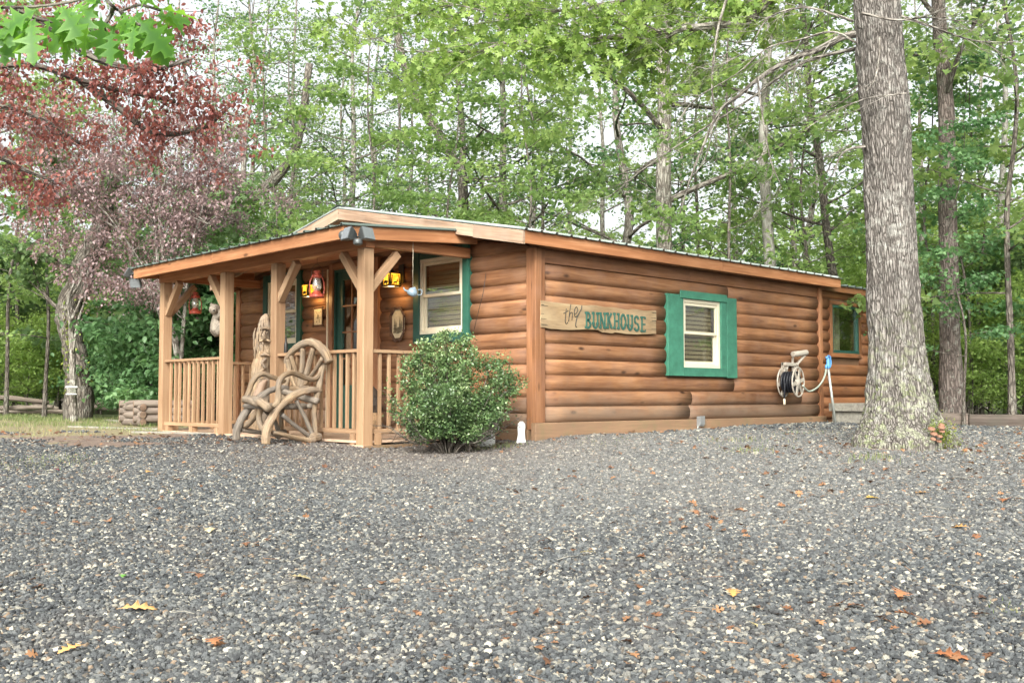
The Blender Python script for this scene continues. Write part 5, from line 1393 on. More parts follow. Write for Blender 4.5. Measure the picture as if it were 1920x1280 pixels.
# scattered tufts
for (px0, py0, nn_, sp, hh_) in ((60, 872, 260, .3, .04), (110, 860, 120, .2, .04), (1400, 795, 120, .15, .08), (1460, 792, 90, .1, .09), (1535, 790, 160, .16, .12), (1545, 786, 60, .1, .2), (1405, 848, 120, .12, .06), (1390, 828, 90, .2, .06), (1640, 862, 110, .12, .06), (1895, 1148, 40, .05, .03), (1340, 797, 40, .08, .05), (1510, 815, 60, .2, .05), (945, 838, 160, .12, .05), (905, 842, 120, .1, .04), (1150, 830, 50, .3, .04), (325, 925, 26, .08, .03), (1800, 850, 60, .3, .04)):
    p = ground_at(px0, py0); q = np.stack([rn.normal(p.x, sp, nn_), rn.normal(p.y, sp, nn_)], 1)
    q = q[~((q[:, 0] > -.08) & (q[:, 1] > -.08))]
    P = np.concatenate([q, gz(q[:, 0], q[:, 1])[:, None]], 1); G.append(blades(P, rn.uniform(.5, 1.2, len(P)) * hh_, rn.uniform(.003, .006, len(P)), rn.random(len(P))))
def joinc(L):
    V, T, Rr_ = [], [], []; b_ = 0
    for v, t_, r_ in L: V.append(v); T.append(t_ + b_); Rr_.append(r_); b_ += len(v)
    return np.concatenate(V), np.concatenate(T), np.concatenate(Rr_)
me = np_mesh('grass', *joinc(G), LG['grass']); o = bpy.data.objects.new('grass', me); COL.objects.link(o)
tag(o, 'patchy green and straw coloured grass left of the porch and in tufts on the gravel', 'grass', kind='stuff')
# litter
n = 3200; d, l = sample_cam(n, 3.4, 14, pw=.8); x = CAM.x + FW.x * d + RT.x * l; y = CAM.y + FW.y * d + RT.y * l
cl = np.array([noise.noise(Vector((a * .6, b_ * .6, 3))) for a, b_ in zip(x, y)])
wgt = .1 + .5 * smooth(d, 10.5, 12) * (l < -2.5) + .6 * smooth(y, -.9, -.3) * (x > -1) + .5 * smooth(cl, .05, .4) + .9 * smooth(l, 1.5, 3) * smooth(d, 6.3, 7.5) * (d < 10)
k = (rn.random(n) < wgt) & ~((x > PX - .1) & (y > PY[0] - .1)) & ~((x > -.1) & (y > -.1)); x, y = x[k], y[k]
P = np.stack([x, y, gz(x, y) + .022], 1)
A_ = leaf_cloud(OAKS, P, rn.uniform(.03, .075, len(P)), pitch=(0, .25), roll=.3)
n = 900; d, l = sample_cam(n, 3.4, 14, pw=.7); x = CAM.x + FW.x * d + RT.x * l; y = CAM.y + FW.y * d + RT.y * l
k = ~((x > PX - .1) & (y > PY[0] - .1)) & ~((x > -.1) & (y > -.1)); x, y = x[k], y[k]
B_ = leaf_cloud((np.array([(0, -.03, 0), (1, -.02, .02), (1, .02, .02), (0, .03, 0)], float), np.array([(0, 1, 2), (0, 2, 3)])), np.stack([x, y, gz(x, y) + .02], 1), rn.uniform(.03, .1, len(x)), pitch=(0, .1), roll=.3)
me = np_mesh('leaf_litter', *joinc([A_, B_]), LG['litter']); o = bpy.data.objects.new('leaf_litter', me); COL.objects.link(o)
tag(o, 'small brown dead leaf scraps and pine needles strewn over the gravel', 'leaf litter', kind='stuff')
# individual fallen oak leaves
LL = {}
for nm, a, b_, c_ in (('tan', (.5, .26, .08), (.6, .33, .11), (.66, .4, .16)), ('rust', (.22, .08, .035), (.32, .13, .055), (.4, .18, .08)), ('straw', (.5, .42, .2), (.6, .5, .26), (.66, .58, .34)), ('crimson', (.2, .02, .03), (.3, .03, .04), (.4, .05, .05)), ('gold', (.6, .34, .05), (.7, .42, .07), (.75, .5, .1)), ('fresh', (.12, .3, .05), (.18, .4, .07), (.22, .45, .1))):
    LL[nm] = leafmat('fallen_leaf_' + nm, a, b_, c_, c_, trans=.1)
for (px0, py0, s, col, lab) in (
    (225, 1152, .155, 'tan', 'large tan oak leaf lying in the lower left gravel'), (155, 1222, .1, 'tan', 'curled tan leaf at the lower left, below the largest tan oak leaf'),
    (395, 1210, .11, 'rust', 'rust oak leaf low in the gravel, below the white pebbles left of centre'), (285, 891, .1, 'tan', 'pale orange oak leaf in the gravel left of the driftwood armchair'),
    (395, 998, .09, 'straw', 'straw coloured leaf in the middle left gravel'), (232, 1087, .05, 'fresh', 'small bright green leaf on the left gravel'),
    (100, 885, .06, 'crimson', 'crimson leaf on the far left gravel beside the grass patch'), (212, 900, .05, 'crimson', 'small crimson leaf in the left gravel near the pale orange leaf'),
    (512, 934, .05, 'crimson', 'small dark red leaf in the gravel below the driftwood armchair'), (1625, 940, .12, 'gold', 'golden yellow oak leaf on the gravel below the big trunk'),
    (1740, 930, .11, 'tan', 'orange leaf right of the golden leaf, nearest the big trunk'), (1880, 948, .13, 'rust', 'rust brown leaf cluster at the right edge of the gravel'),
    (1815, 996, .12, 'tan', 'tan leaf right of centre on the right gravel slope'), (1695, 1120, .13, 'rust', 'rust oak leaf on the lower right gravel'),
    (1375, 1210 - 95, .1, 'tan', 'tan leaf in the lower centre right gravel'), (1720, 1168, .1, 'rust', 'dark rust leaf below the rust oak leaf on the lower right'),
    (1420, 1186, .12, 'straw', 'thin straw leaf in the lower right gravel'), (1750, 1238, .13, 'rust', 'rust curled leaf at the bottom right of the gravel'),
    (1115, 1045, .08, 'straw', 'pale leaf in the centre of the gravel'), (545, 1090, .1, 'straw', 'pale straw oak leaf in the lower left centre gravel')):
    p = ground_at(px0, py0); P = np.array([[p.x, p.y, p.z + .03]])
    o = cloud_obj('fallen_leaf', OAK, P, s, LL[col], pitch=(-.1, .1), roll=.2); tag(o, lab, 'leaf', 'single fallen leaves on the gravel')
    sol = o.modifiers.new('thick', 'SOLIDIFY'); sol.thickness = .0006
m = MB()
for k in range(46):
    dq, lq = 3.6 + 8 * rs.random() ** .8, 0; lq = rs.uniform(-.5, .5) * dq; p = gd(dq, lq)
    if (p.x > PX - .1 and p.y > PY[0]) or (p.x > -.1 and p.y > -.1): continue
    a = rs.uniform(0, 6.28); L = rs.uniform(.06, .2); v = Vector((math.cos(a), math.sin(a), 0)) * L
    m.tube([p + Vector((0, 0, .022)), p + v * .5 + Vector((rs.uniform(-.01, .01), 0, .03)), p + v + Vector((0, 0, .02))], .0022, n=5)
tag(m.build('fallen_twigs', M['greyw']), 'thin bare twigs scattered over the gravel', 'twigs', kind='stuff')

# ------------------------------------------------------------------ trees
def skeleton(seed, H, r0, clear, nb, blen, up=.25, sub=5, leafn=46, spray=(.2, .06), wob=.25, twigs=True, minr=.006, shape=1.0, prune=None, fork=None, topfrac=.12):
    """local tree: returns trunk MB, limb MB, leaf anchor array"""
    q = random.Random(seed); tr = MB(); lm = MB(); A = []
    tp, rad = [], []
    n = 12
    for i in range(n + 1):
        z = H * i / n; tp.append(Vector((noise.noise(Vector((seed, z * .35, 0))) * wob * min(1, z / 3), noise.noise(Vector((seed + 9, z * .35, 0))) * wob * min(1, z / 3), z)))
        rad.append(r0 * (1 - (1 - topfrac) * (i / n) ** 1.1) * (1 + .35 * math.exp(-z / .25)))
    tr.tube([tp[0] - Vector((0, 0, .4))] + tp, [rad[0] * 1.3] + rad, n=14, interp=3, bump=.1, seed=seed)
    def pos(z):
        f = min(max(z / H * n, 0), n - .001); i = int(f); return tp[i].lerp(tp[i + 1], f - i), rad[i]
    for k in range(nb):
        z = H * (clear + (1 - clear) * (k + q.random() * .8) / nb); b0, rr = pos(z)
        a = k * 2.4 + q.uniform(-.5, .5); hz_ = (z / H - clear) / (1 - clear)
        L = blen * (1.0 - .55 * hz_ ** 1.5 * shape) * q.uniform(.65, 1.2)
        dr_ = Vector((math.cos(a), math.sin(a), up + q.uniform(-.15, .3))).normalized()
        P = [b0]; cur = b0.copy(); dv = dr_.copy(); ns = 6
        for i in range(ns):
            dv = (dv + Vector((q.uniform(-.22, .22), q.uniform(-.22, .22), q.uniform(-.12, .14)))).normalized(); cur = cur + dv * (L / ns); P.append(cur.copy())
        r1 = min(rr * .4, .012 + .017 * L)
        lm.tube(P, [r1 * (1 - .8 * i / ns) for i in range(ns + 1)], n=6, interp=2)
        for j in range(sub):
            f = .3 + .7 * (j + q.random()) / sub; i = min(int(f * ns), ns - 1); s0 = P[i].lerp(P[i + 1], f * ns - i)
            sd = (-1) ** j; dx = (P[min(i + 1, ns)] - P[i]).normalized()
            ax = (dx + Vector((-dx.y, dx.x, 0)) * sd * q.uniform(.5, 1.2) + Vector((0, 0, q.uniform(-.2, .2)))).normalized()
            l2 = L * q.uniform(.22, .42); Q_ = [s0]; c_ = s0.copy()
            for w_ in range(3):
                ax = (ax + Vector((q.uniform(-.25, .25), q.uniform(-.25, .25), q.uniform(-.18, .1)))).normalized(); c_ = c_ + ax * l2 / 3; Q_.append(c_.copy())
            if twigs: lm.tube(Q_, [r1 * .35, r1 * .28, r1 * .2, minr * .6], n=4, interp=1)
            for w_ in range(leafn):
                f2 = q.random() ** .8 * 3; i2 = min(int(f2), 2); pnt = Q_[i2].lerp(Q_[i2 + 1], f2 - i2)
                if pnt.z > 8.5 and q.random() < .6: continue
                A.append((pnt.x + q.gauss(0, spray[0]), pnt.y + q.gauss(0, spray[0]), pnt.z + q.gauss(0, spray[1]) - .02))
    return tr, lm, np.array(A)
PROTO = {}
def proto(key, seed, leafkey, barkkey, tm=MAPLE, size=(.085, .13), **kw):
    tr, lm, A = skeleton(seed, **kw)
    a = tr.build('trunk', BK[barkkey]); b = lm.build('limbs', BK['twigs' if barkkey != 'dark' else 'dark'])
    V, T, r = leaf_cloud(tm, A, rn.uniform(size[0], size[1], len(A)), pitch=(.35, .45))
    # clumps of differing tint
    cz = np.array([noise.noise(Vector(p) * .9) for p in A]); r = np.repeat(np.clip(.5 + cz * .7 + rn.normal(0, .2, len(A)), 0, 1), len(tm[0]))
    me = np_mesh('crown', V, T, r, LG[leafkey])
    PROTO[key] = [('trunk', a.data, a.location.copy()), ('limbs', b.data, b.location.copy()), ('crown', me, Vector((0, 0, 0)))]
    for o in (a, b): bpy.data.objects.remove(o)
def plant(key, loc, rot, scale, name, label, cat='tree', group=None, lean=(0, 0), zs_=1.0):
    t_ = empty(name, loc, label, cat, group)
    t_.rotation_euler = (lean[0], lean[1], rot); t_.scale = (scale, scale, scale * zs_)
    for nm, me_, l_ in PROTO[key]:
        o = bpy.data.objects.new(nm, me_); COL.objects.link(o); o.location = l_; attach(o, t_)
    return t_
proto('tallA', 21, 'mid', 'grey', H=14, r0=.14, clear=.22, nb=26, blen=3.3, leafn=54, size=(.06, .1))
proto('tallB', 22, 'mid', 'dark', H=14, r0=.125, clear=.28, nb=22, blen=3.0, leafn=38, wob=.3, size=(.065, .105))
proto('tallC', 23, 'bright', 'grey', H=13, r0=.11, clear=.18, nb=26, blen=3.1, leafn=54, size=(.06, .095))
proto('tallD', 24, 'deep', 'grey', H=13, r0=.13, clear=.22, nb=24, blen=3.2, leafn=40, size=(.07, .11))
proto('slim', 25, 'bright', 'dark', H=9, r0=.045, clear=.18, nb=18, blen=2.0, leafn=34, wob=.3)
proto('pine', 26, 'mid', 'pine', H=15, r0=.165, clear=.32, nb=16, blen=3.0, leafn=36, wob=.15)
proto('pale', 27, 'bright', 'pale', H=13, r0=.105, clear=.3, nb=18, blen=2.6, leafn=34, wob=.18)
proto('slimD', 29, 'deep', 'dark', H=7.5, r0=.035, clear=.2, nb=16, blen=1.7, leafn=34, wob=.3, size=(.08, .12))
proto('shrubA', 31, 'lime', 'dark', H=2.6, r0=.03, clear=.06, nb=16, blen=1.5, leafn=44, wob=.3, up=.5, tm=OAKS, size=(.06, .1))
proto('shrubB', 32, 'mid', 'dark', H=3.2, r0=.035, clear=.05, nb=18, blen=1.7, leafn=44, wob=.3, up=.4)
proto('shrubC', 33, 'deep', 'dark', H=2.4, r0=.03, clear=.04, nb=22, blen=1.5, leafn=60, wob=.3, up=.35, tm=OVAL, size=(.07, .12))

def ptree(key, px, d, label, rot=None, s=1.0, lean=(0, 0), name='forest_tree', group='woodland trees behind the cabin', zs_=1.0):
    p = at(px, 743, d); p.z = g(p.x, p.y)
    return plant(key, p, rs.uniform(0, 6.28) if rot is None else rot, s, name, label, 'tree', group, lean, zs_)
TREES = [
 ('tallA', 652, 30, 'tall grey trunk rising straight behind the cabin roof peak', 1.0, (0, .02)),
 ('tallB', 741, 29, 'slimmer dark trunk between the roof peak trunk and the leaning dark one', .8, (0, 0)),
 ('tallB', 893, 26, 'dark crooked trunk behind the middle of the pale rake board', 1.05, (.0, -.06)),
 ('tallA', 942, 25, 'straight dark-grey trunk close right of the crooked trunk', .95, (0, 0)),
 ('slim', 1040, 23, 'very thin dark sapling trunk above the front roof corner', 1.2, (.0, .08)),
 ('tallD', 1165, 26, 'grey forked trunk above the BUNKHOUSE sign', 1.15, (0, 0)),
 ('tallA', 1248, 20.5, 'thick grey trunk standing just behind the roof left of the bright green window', 1.35, (0, 0)),
 ('slim', 1311, 27, 'thin pale pole-like trunk above the bright green window', 1.4, (0, 0)),
 ('pale', 1446, 21, 'pale mottled trunk behind the roof midway to the big trunk', 1.25, (0, 0)),
 ('tallB', 1600, 23, 'grey trunk leaning left behind the far end of the roof', .95, (.0, -.17)),
 ('pine', 1786, 16.5, 'stout red-brown pine trunk right of the big lichened trunk', 1.02, (0, -.01)),
 ('tallC', 1735, 24, 'thin straight trunk seen between the big trunk and the pine', .8, (0, 0)),
 ('pale', 1892, 19.5, 'slender white mottled birch-like trunk at the right edge', .85, (0, 0)),
 ('slim', 1897, 15.5, 'thin dark sapling before the white mottled trunk at the right edge', 1.15, (0, .0)),
 ('tallC', 491, 31, 'straight grey trunk in the white sky gap left of the roof peak', 1.0, (0, 0)),
 ('tallA', 440, 27, 'grey trunk half veiled by the plum coloured foliage', .9, (0, -.03)),
 ('slim', 12, 22, 'thin trunk at the extreme left edge above the rails', 1.0, (0, 0)),
 ('slim', 34, 25, 'second thin trunk from the left edge', 1.2, (0, .03)),
 ('slim', 84, 20.5, 'third thin dark trunk from the left, before the gnarled tree', .9, (0, 0)),
 ('tallD', 205, 30, 'grey trunk right of the gnarled ivy-covered tree', .8, (0, 0)),
 ('tallB', 560, 26, 'dark trunk low behind the left slope of the roof', .7, (0, .1)),
 ('tallC', 1070, 38, 'distant green tree deep in the wood above the front roof corner', 1.1, (0, 0)),
 ('tallA', 800, 40, 'distant tree in the sky gap over the pale rake board', 1.1, (0, 0)),
 ('tallC', 1380, 33, 'distant bright tree between the pale mottled trunk and the thin pole', 1.15, (0, 0)),
 ('tallD', 1530, 30, 'deep green tree above the far end of the roof', 1.05, (0, 0)),
 ('tallC', 1680, 34, 'distant bright tree behind the big lichened trunk', 1.15, (0, 0)),
 ('tallC', 1850, 30, 'bright leafy tree deep behind the right edge trunks', 1.05, (0, 0)),
 ('tallA', 330, 36, 'distant tree behind the plum coloured crown', 1.1, (0, 0)),
 ('tallC', 120, 33, 'bright distant tree behind the gnarled tree', 1.1, (0, 0)),
 ('tallD', -60, 26, 'deep green tree leaning in over the left edge', 1.1, (0, 0)),
 ('tallD', 1990, 24, 'deep green tree reaching in over the right edge', 1.0, (0, 0)),
 ('tallC', 1130, 31, 'bright tree filling the wood behind the forked trunk', 1.0, (0, 0)),
 ('tallC', 1490, 27, 'bright tree between the pale mottled trunk and the left-leaning grey one', .9, (0, 0)),
 ('tallC', 1285, 34, 'bright tree far behind the thick trunk over the roof', 1.05, (0, 0)),
 ('tallC', 1000, 33, 'bright tree far behind the straight dark-grey trunk', .95, (0, 0)),
 ('tallC', 600, 37, 'bright tree low in the sky gap left of the roof peak', .9, (0, 0)),
 ('slimD', 1806, 15.2, 'thin sapling right in front of the red-brown pine trunk', .62, (0, 0)),
 ('slimD', 1815, 17.5, 'blue-green leaved sapling emerging from behind the big trunk', .85, (0, 0)),
 ('tallD', 395, 30, 'dense green tree in the sky gap behind the plum coloured crown', 1.0, (0, 0)),
 ('tallA', 545, 34, 'green tree between the two straight trunks left of the roof peak', 1.05, (0, 0)),
 ('tallA', 700, 35, 'green tree far behind the roof peak', 1.0, (0, 0)),
 ('tallC', 905, 36, 'green tree far behind the crooked trunk', 1.0, (0, 0)),
 ('tallC', 640, 33, 'green tree right behind the tall trunk at the roof peak', .95, (0, 0)),
 ('tallD', 770, 33, 'deep green tree deep behind the pale rake board', .9, (0, 0)),
 ('tallA', 470, 38, 'green tree far in the sky gap left of the straight trunk', 1.1, (0, 0)),
 ('slim', 690, 21, 'leafy sapling whose crown shows just above the roof peak', 1.0, (0, 0)),
 ('slim', 985, 20, 'leafy sapling above the front corner of the roof', .95, (0, 0)),
 ('slim', 1370, 19.5, 'leafy sapling above the bright green window roof edge', 1.0, (0, 0)),
 ('slim', 1520, 20.5, 'leafy sapling behind the far roof end', 1.0, (0, 0)),
 ('slim', 1752, 18, 'leafy sapling close right of the big trunk', .8, (0, 0)),
 ('slim', 1840, 18, 'leafy sapling between the pine and the birch-like trunk', .8, (0, 0)),
 ('slim', 500, 22, 'leafy sapling beyond the left slope of the roof', .95, (0, 0)),
 ('slim', 850, 22, 'leafy sapling above the middle of the pale rake board', .95, (0, 0)),
]
for (k_, px0, d0, lab, s, ln) in TREES: ptree(k_, px0, d0, lab, s=s, lean=ln)
# leaning dark trunks of their own
def limb_tree(name, lab, pix, d, rad, barkkey, crown=None, cat='tree', it=6, group=None, d1=None):
    pts = [at(x, y, d if d1 is None else d + (d1 - d) * i / (len(pix) - 1)) for i, (x, y) in enumerate(pix)]
    base = pts[0].copy(); base.z = g(base.x, base.y)
    if pts[0].z > base.z: pts = [base - Vector((0, 0, .2))] + pts; rad = [rad[0] * 1.1] + list(rad)
    t_ = empty(name, base, lab, cat, group); m = MB(); m.tube(pts, rad, n=16, interp=it, bump=.14, seed=3); m.build('trunk', BK[barkkey], t_); return t_, pts
def twig_fan(m, start, dirv, L, depth, q, tips, r=.012, spread=.7, n=4):
    P = [start]; cur = start.copy(); dv = dirv.normalized()
    for i in range(4):
        dv = (dv + Vector((q.uniform(-.25, .25), q.uniform(-.25, .25), q.uniform(-.2, .2)))).normalized(); cur = cur + dv * L / 4; P.append(cur.copy())
    m.tube(P, [r * (1 - .17 * i) for i in range(5)], n=5, interp=2)
    for pnt in P[1:]: tips.append(pnt)
    if depth > 0:
        for k in range(n):
            i = q.randint(1, 4); nd = (P[i] - P[i - 1]).normalized() + Vector((q.uniform(-1, 1), q.uniform(-1, 1), q.uniform(-.7, .7))) * spread
            twig_fan(m, P[i], nd, L * q.uniform(.45, .7), depth - 1, q, tips, r * .5, spread, n)
t_, pts = limb_tree('leaning_tree', 'dark trunk leaning left over the pale rake board', [(868, 360), (850, 300), (822, 250), (800, 215), (770, 160), (745, 60), (740, -60)], 27, [.13, .13, .12, .12, .11, .1, .09], 'dark')
t_, pts = limb_tree('leaning_tree', 'dark slanting trunk crossing behind the porch roof', [(385, 480), (410, 440), (440, 405), (470, 375), (520, 330), (560, 260), (580, 120)], 24, [.14, .14, .13, .13, .12, .1, .08], 'dark')

# gnarled ivy tree and boxed sapling at the left
t_, pts = limb_tree('gnarled_tree', 'thick gnarled trunk with ivy at the left', [(148, 735), (145, 690), (136, 640), (128, 600), (134, 560), (148, 540), (156, 500), (185, 440), (200, 380), (205, 300)], 19.5, [.26, .23, .2, .23, .22, .24, .22, .19, .17, .14], 'dark')
m = MB(); q = random.Random(5); tips = []
for (x0, y0, x1, y1) in ((118, 583, 40, 540), (190, 430, 230, 330), (190, 420, 120, 300), (160, 500, 60, 480)):
    a, b_ = at(x0, y0, 19.4), at(x1, y1, 19.2); twig_fan(m, a, b_ - a, (b_ - a).length, 2, q, tips, .05, .6, 3)
m.build('limbs', BK['dark'], t_)
A = np.array([tuple(p + Vector((rs.gauss(0, .15), rs.gauss(0, .15), rs.gauss(0, .06)))) for p in tips for _ in range(8) if (p - at(150, 640, 19.4)).length > 1.3])
cloud_obj('crown', MAPLE, A, rn.uniform(.08, .12, len(A)), LG['mid'], t_)
A = np.array([tuple(at(rs.choice((rs.uniform(118, 132), rs.uniform(120, 170))), rs.uniform(560, 735), 19.5 - rs.uniform(.2, .3))) for _ in range(140)])
cloud_obj('ivy', OVAL, A, rn.uniform(.04, .07, len(A)), LG['moss'], t_)
t_, pts = limb_tree('sapling', 'thin grey forked sapling with a white box tied low on it', [(138, 771), (137, 720), (136, 670), (134, 630), (133, 590), (131, 560), (143, 540), (157, 505), (160, 440)], 18.4, [.06, .058, .052, .05, .045, .035, .03, .026, .018], 'grey')
m = MB()
for pp in ([(136, 660), (143, 620), (150, 590), (160, 560), (165, 520)], [(133, 600), (146, 575), (158, 540), (168, 500)], [(134, 620), (129, 590), (128, 560), (140, 530)]): m.tube([at(x, y, 18.35) for x, y in pp], [.03, .026, .022, .016, .012][:len(pp)], n=8, interp=4)
m.build('limbs', BK['grey'], t_)
c = at(134, 730, 18.2); bxo = empty('white_box', c - Vector((0, 0, .1)), 'small white and clear box strapped to the thin grey sapling', 'box')
m = MB(); m.box(c.x - .06, c.x + .06, c.y - .06, c.y + .06, c.z - .07, c.z + .03); m.build('jar', M['lampglass'], bxo, .01); m = MB(); m.box(c.x - .075, c.x + .075, c.y - .075, c.y + .075, c.z + .031, c.z + .06); m.box(c.x - .07, c.x + .07, c.y - .07, c.y + .07, c.z - .09, c.z - .071); m.build('lid', M['enamel'], bxo, .004)

# plum coloured tree
q = random.Random(12)
base = at(335, 743, 16.8); base.z = g(base.x, base.y)
plum = empty('plum_tree', base, 'plum-leaved ornamental tree with many pale stems left of the porch', 'tree')
m = MB(); stems = [([(332, 700), (330, 640), (318, 618), (302, 596), (300, 560), (296, 500), (288, 400), (272, 320)], .07), ([(334, 690), (322, 610), (312, 560), (306, 480), (300, 380), (330, 280)], .055), ([(338, 700), (345, 600), (350, 540), (365, 440), (400, 330)], .05), ([(302, 596), (285, 555), (262, 510), (230, 440), (170, 400)], .04), ([(300, 560), (250, 470), (180, 380), (100, 330)], .035), ([(288, 420), (220, 330), (140, 270), (60, 250)], .03), ([(306, 480), (390, 420), (450, 360)], .03)]
tips = []
for pix, r_ in stems:
    P = [at(x, y, 17.0 - .9 * max(0, (640 - y) / 640) * rs.uniform(.2, 1.2)) for x, y in pix]; m.tube(P, [r_ * .75 * (1 - .7 * i / len(P)) for i in range(len(P))], n=8, interp=4)
m.build('trunk', BK['grey'], plum)
m = MB()
for pix, r_ in stems:
    for k in range(9):
        i = rs.randint(max(1, len(pix) // 2 - 1), len(pix) - 1); a = at(pix[i][0], pix[i][1], 17.0 - rs.uniform(.0, .7))
        twig_fan(m, a, Vector((rs.uniform(-1, 1), rs.uniform(-1, 1), rs.uniform(.0, 1.0))) - RT * .4 + FW * .5, rs.uniform(.6, 1.2), 2, q, tips, .009, .7, 3)
m.build('limbs', BK['grey'], plum)
A = [tuple(p + Vector((rs.gauss(0, .1), rs.gauss(0, .1), rs.gauss(0, .07)))) for p in tips for _ in range(5)]
for k in range(15500):   # wide umbrella of sprays
    cx_, cy_ = 215 + 245 * rs.uniform(-1, 1), 0; hh_ = 1 - ((cx_ - 215) / 260) ** 2
    cy_ = 215 + rs.random() * (80 + 285 * hh_); v = noise.noise(Vector((cx_ * .022, cy_ * .034, 2)))
    if v < -.14 + .2 * max(0, (cy_ - 450) / 100): continue
    if cx_ > 250 and cy_ > 440: continue
    p = at(cx_, cy_, 16.5 + rs.gauss(0, .45)); A.append(tuple(p))
A = np.array(A); cloud_obj('crown', OVAL, A, rn.uniform(.035, .065, len(A)), LG['plum'], plum, pitch=(.7, .5), roll=.8)

# nearer red-leaved branches reaching in from the left
q = random.Random(14); c0 = at(-260, 300, 8.6); b0 = Vector((c0.x, c0.y, g(c0.x, c0.y)))
red = empty('red_leaved_tree', b0, 'crimson-leaved tree whose branches reach in from the upper left', 'tree')
m = MB(); m.tube([b0 - Vector((0, 0, .2)), b0 + Vector((.02, 0, 1.5)), at(-255, 200, 8.6), at(-230, 0, 8.6), at(-200, -200, 8.6)], [.13, .11, .1, .08, .05], n=14, interp=5, bump=.1); m.build('trunk', BK['grey'], red)
m = MB(); tips = []
for pp in ([(-250, 220), (-100, 150), (40, 120), (150, 150), (250, 175), (330, 190)], [(-245, 150), (-80, 60), (80, 40), (200, 60), (300, 55), (350, 30)], [(-250, 260), (-120, 230), (0, 200), (90, 230), (150, 270)], [(-240, 300), (-120, 300), (-20, 290), (50, 320), (100, 340)], [(150, 150), (220, 200), (290, 250), (380, 240), (430, 200)], [(80, 40), (180, 110), (280, 130), (360, 110)], [(-240, 60), (-60, 0), (100, -40), (300, -60)]):
    dd0 = 8.6 + rs.uniform(-.5, .6); P = [at(x, y, dd0 + .1 * i) for i, (x, y) in enumerate(pp)]
    m.tube(P, [.035 * (1 - .8 * i / len(P)) for i in range(len(P))], n=7, interp=4)
    PP, _ = catmull(P, [0] * len(P), 4)
    for p in PP[6:]:
        for _ in range(2): twig_fan(m, p, Vector((rs.uniform(-1, 1), rs.uniform(-1, 1), rs.uniform(-.8, .4))), rs.uniform(.2, .42), 1, q, tips, .005, .8, 2)
m.build('limbs', BK['dark'], red)
A = np.array([tuple(p + Vector((rs.gauss(0, .06), rs.gauss(0, .06), rs.gauss(0, .04)))) for p in tips for _ in range(4)])
print('red', len(A)); cloud_obj('crown', OVAL, A, rn.uniform(.032, .052, len(A)), LG['red'], red, pitch=(.8, .5), roll=.7)

# near oak sprig top left
c0 = at(-1500, 500, 3.3); b0 = Vector((c0.x, c0.y, g(c0.x, c0.y)))
oak = empty('oak_branch_tree', b0, 'oak with large lobed light green leaves hanging into the top left corner', 'tree')
m = MB(); m.tube([b0 - Vector((0, 0, .2)), b0 + Vector((0, 0, 1.2)), at(-1510, 100, 3.3), at(-1480, -400, 3.3)], [.1, .09, .08, .06], n=14, interp=4, bump=.12); m.build('trunk', BK['grey'], oak)
m = MB(); br = [[(-1505, -60), (-1000, 20), (-430, 50), (-200, 20), (-60, 10), (20, 15), (110, 8), (190, -10)], [(-1490, -300), (-900, -140), (-300, -60), (0, -70), (150, -60), (200, 0), (212, 12), (226, 20), (262, 10), (300, 20)], [(20, 15), (70, 35), (130, 48), (170, 60)], [(212, 14), (208, 28), (195, 50), (200, 62)], [(226, 20), (240, 40), (270, 50), (300, 70)], [(-60, 10), (-20, 45), (10, 60)]]
anch = []
for pp in br:
    P = [at(x, y, 3.25 + .05 * math.sin(i * 2)) for i, (x, y) in enumerate(pp)]; m.tube(P, [.008 - .0045 * i / len(P) for i in range(len(P))], n=7, interp=4)
    PP, _ = catmull(P, [0] * len(P), 4); anch += PP[4:]
m.build('limbs', BK['dark'], oak)
spec = [(15, 30, -20, 60), (60, 30, 20, 110), (95, 35, 75, 85), (110, 30, 130, 95), (150, 50, 110, 110), (50, 25, 5, 90), (175, 40, 165, 85), (200, 55, 225, 120), (215, 30, 240, 60), (265, 15, 290, -20), (290, 30, 355, 35), (270, 50, 315, 115), (275, 55, 295, 120), (300, 65, 320, 115), (240, 40, 262, 100), (190, 8, 160, -15), (230, 5, 250, -30), (130, 20, 150, 60), (85, 12, 60, -20), (30, 5, 35, -35), (255, 45, 240, 85), (165, 50, 150, 100), (310, 20, 350, 60), (20, 50, 0, 110), (-10, 20, -40, 60), (140, 10, 175, 20), (290, 40, 330, 70), (60, 45, 55, 105), (185, 50, 175, 60), (118, 48, 100, 70), (210, 60, 200, 110)]
spec += [(x0 + rs.uniform(-25, 25), y0 - 14 + rs.uniform(-12, 8), x1 + rs.uniform(-35, 25), y1 - 22 + rs.uniform(-14, 10)) for (x0, y0, x1, y1) in spec]
VV = []
for (x0, y0, x1, y1) in spec:
    dq = 3.25 + rs.uniform(-.12, .12); a, b_ = at(x0, y0, dq), at(x1, y1, dq + rs.uniform(-.06, .06)); ex = (b_ - a); Ls_ = ex.length * 1.08; ex.normalize()
    nr = (-FW + Vector((rs.uniform(-.7, .7), rs.uniform(-.7, .7), rs.uniform(.1, .9)))); nr = (nr - ex * nr.dot(ex)).normalized(); eyv = nr.cross(ex)
    V0, T0 = OAK; v = np.array(a)[None] + Ls_ * (V0[:, 0:1] * np.array(ex)[None] + V0[:, 1:2] * np.array(eyv)[None] + V0[:, 2:3] * np.array(nr)[None])
    VV.append((v, T0, np.clip(rs.uniform(.25, .9) - .45 * (np.abs(V0[:, 1]) < 1e-6) + .25 * np.abs(V0[:, 1]), 0, 1)))
V, T, r = joinc(VV); og = V.mean(0); me = np_mesh('leaves', V - og, T, r, LG['oak'], True); o = bpy.data.objects.new('leaves', me); COL.objects.link(o); o.location = Vector(og) - oak.location; attach(o, oak)

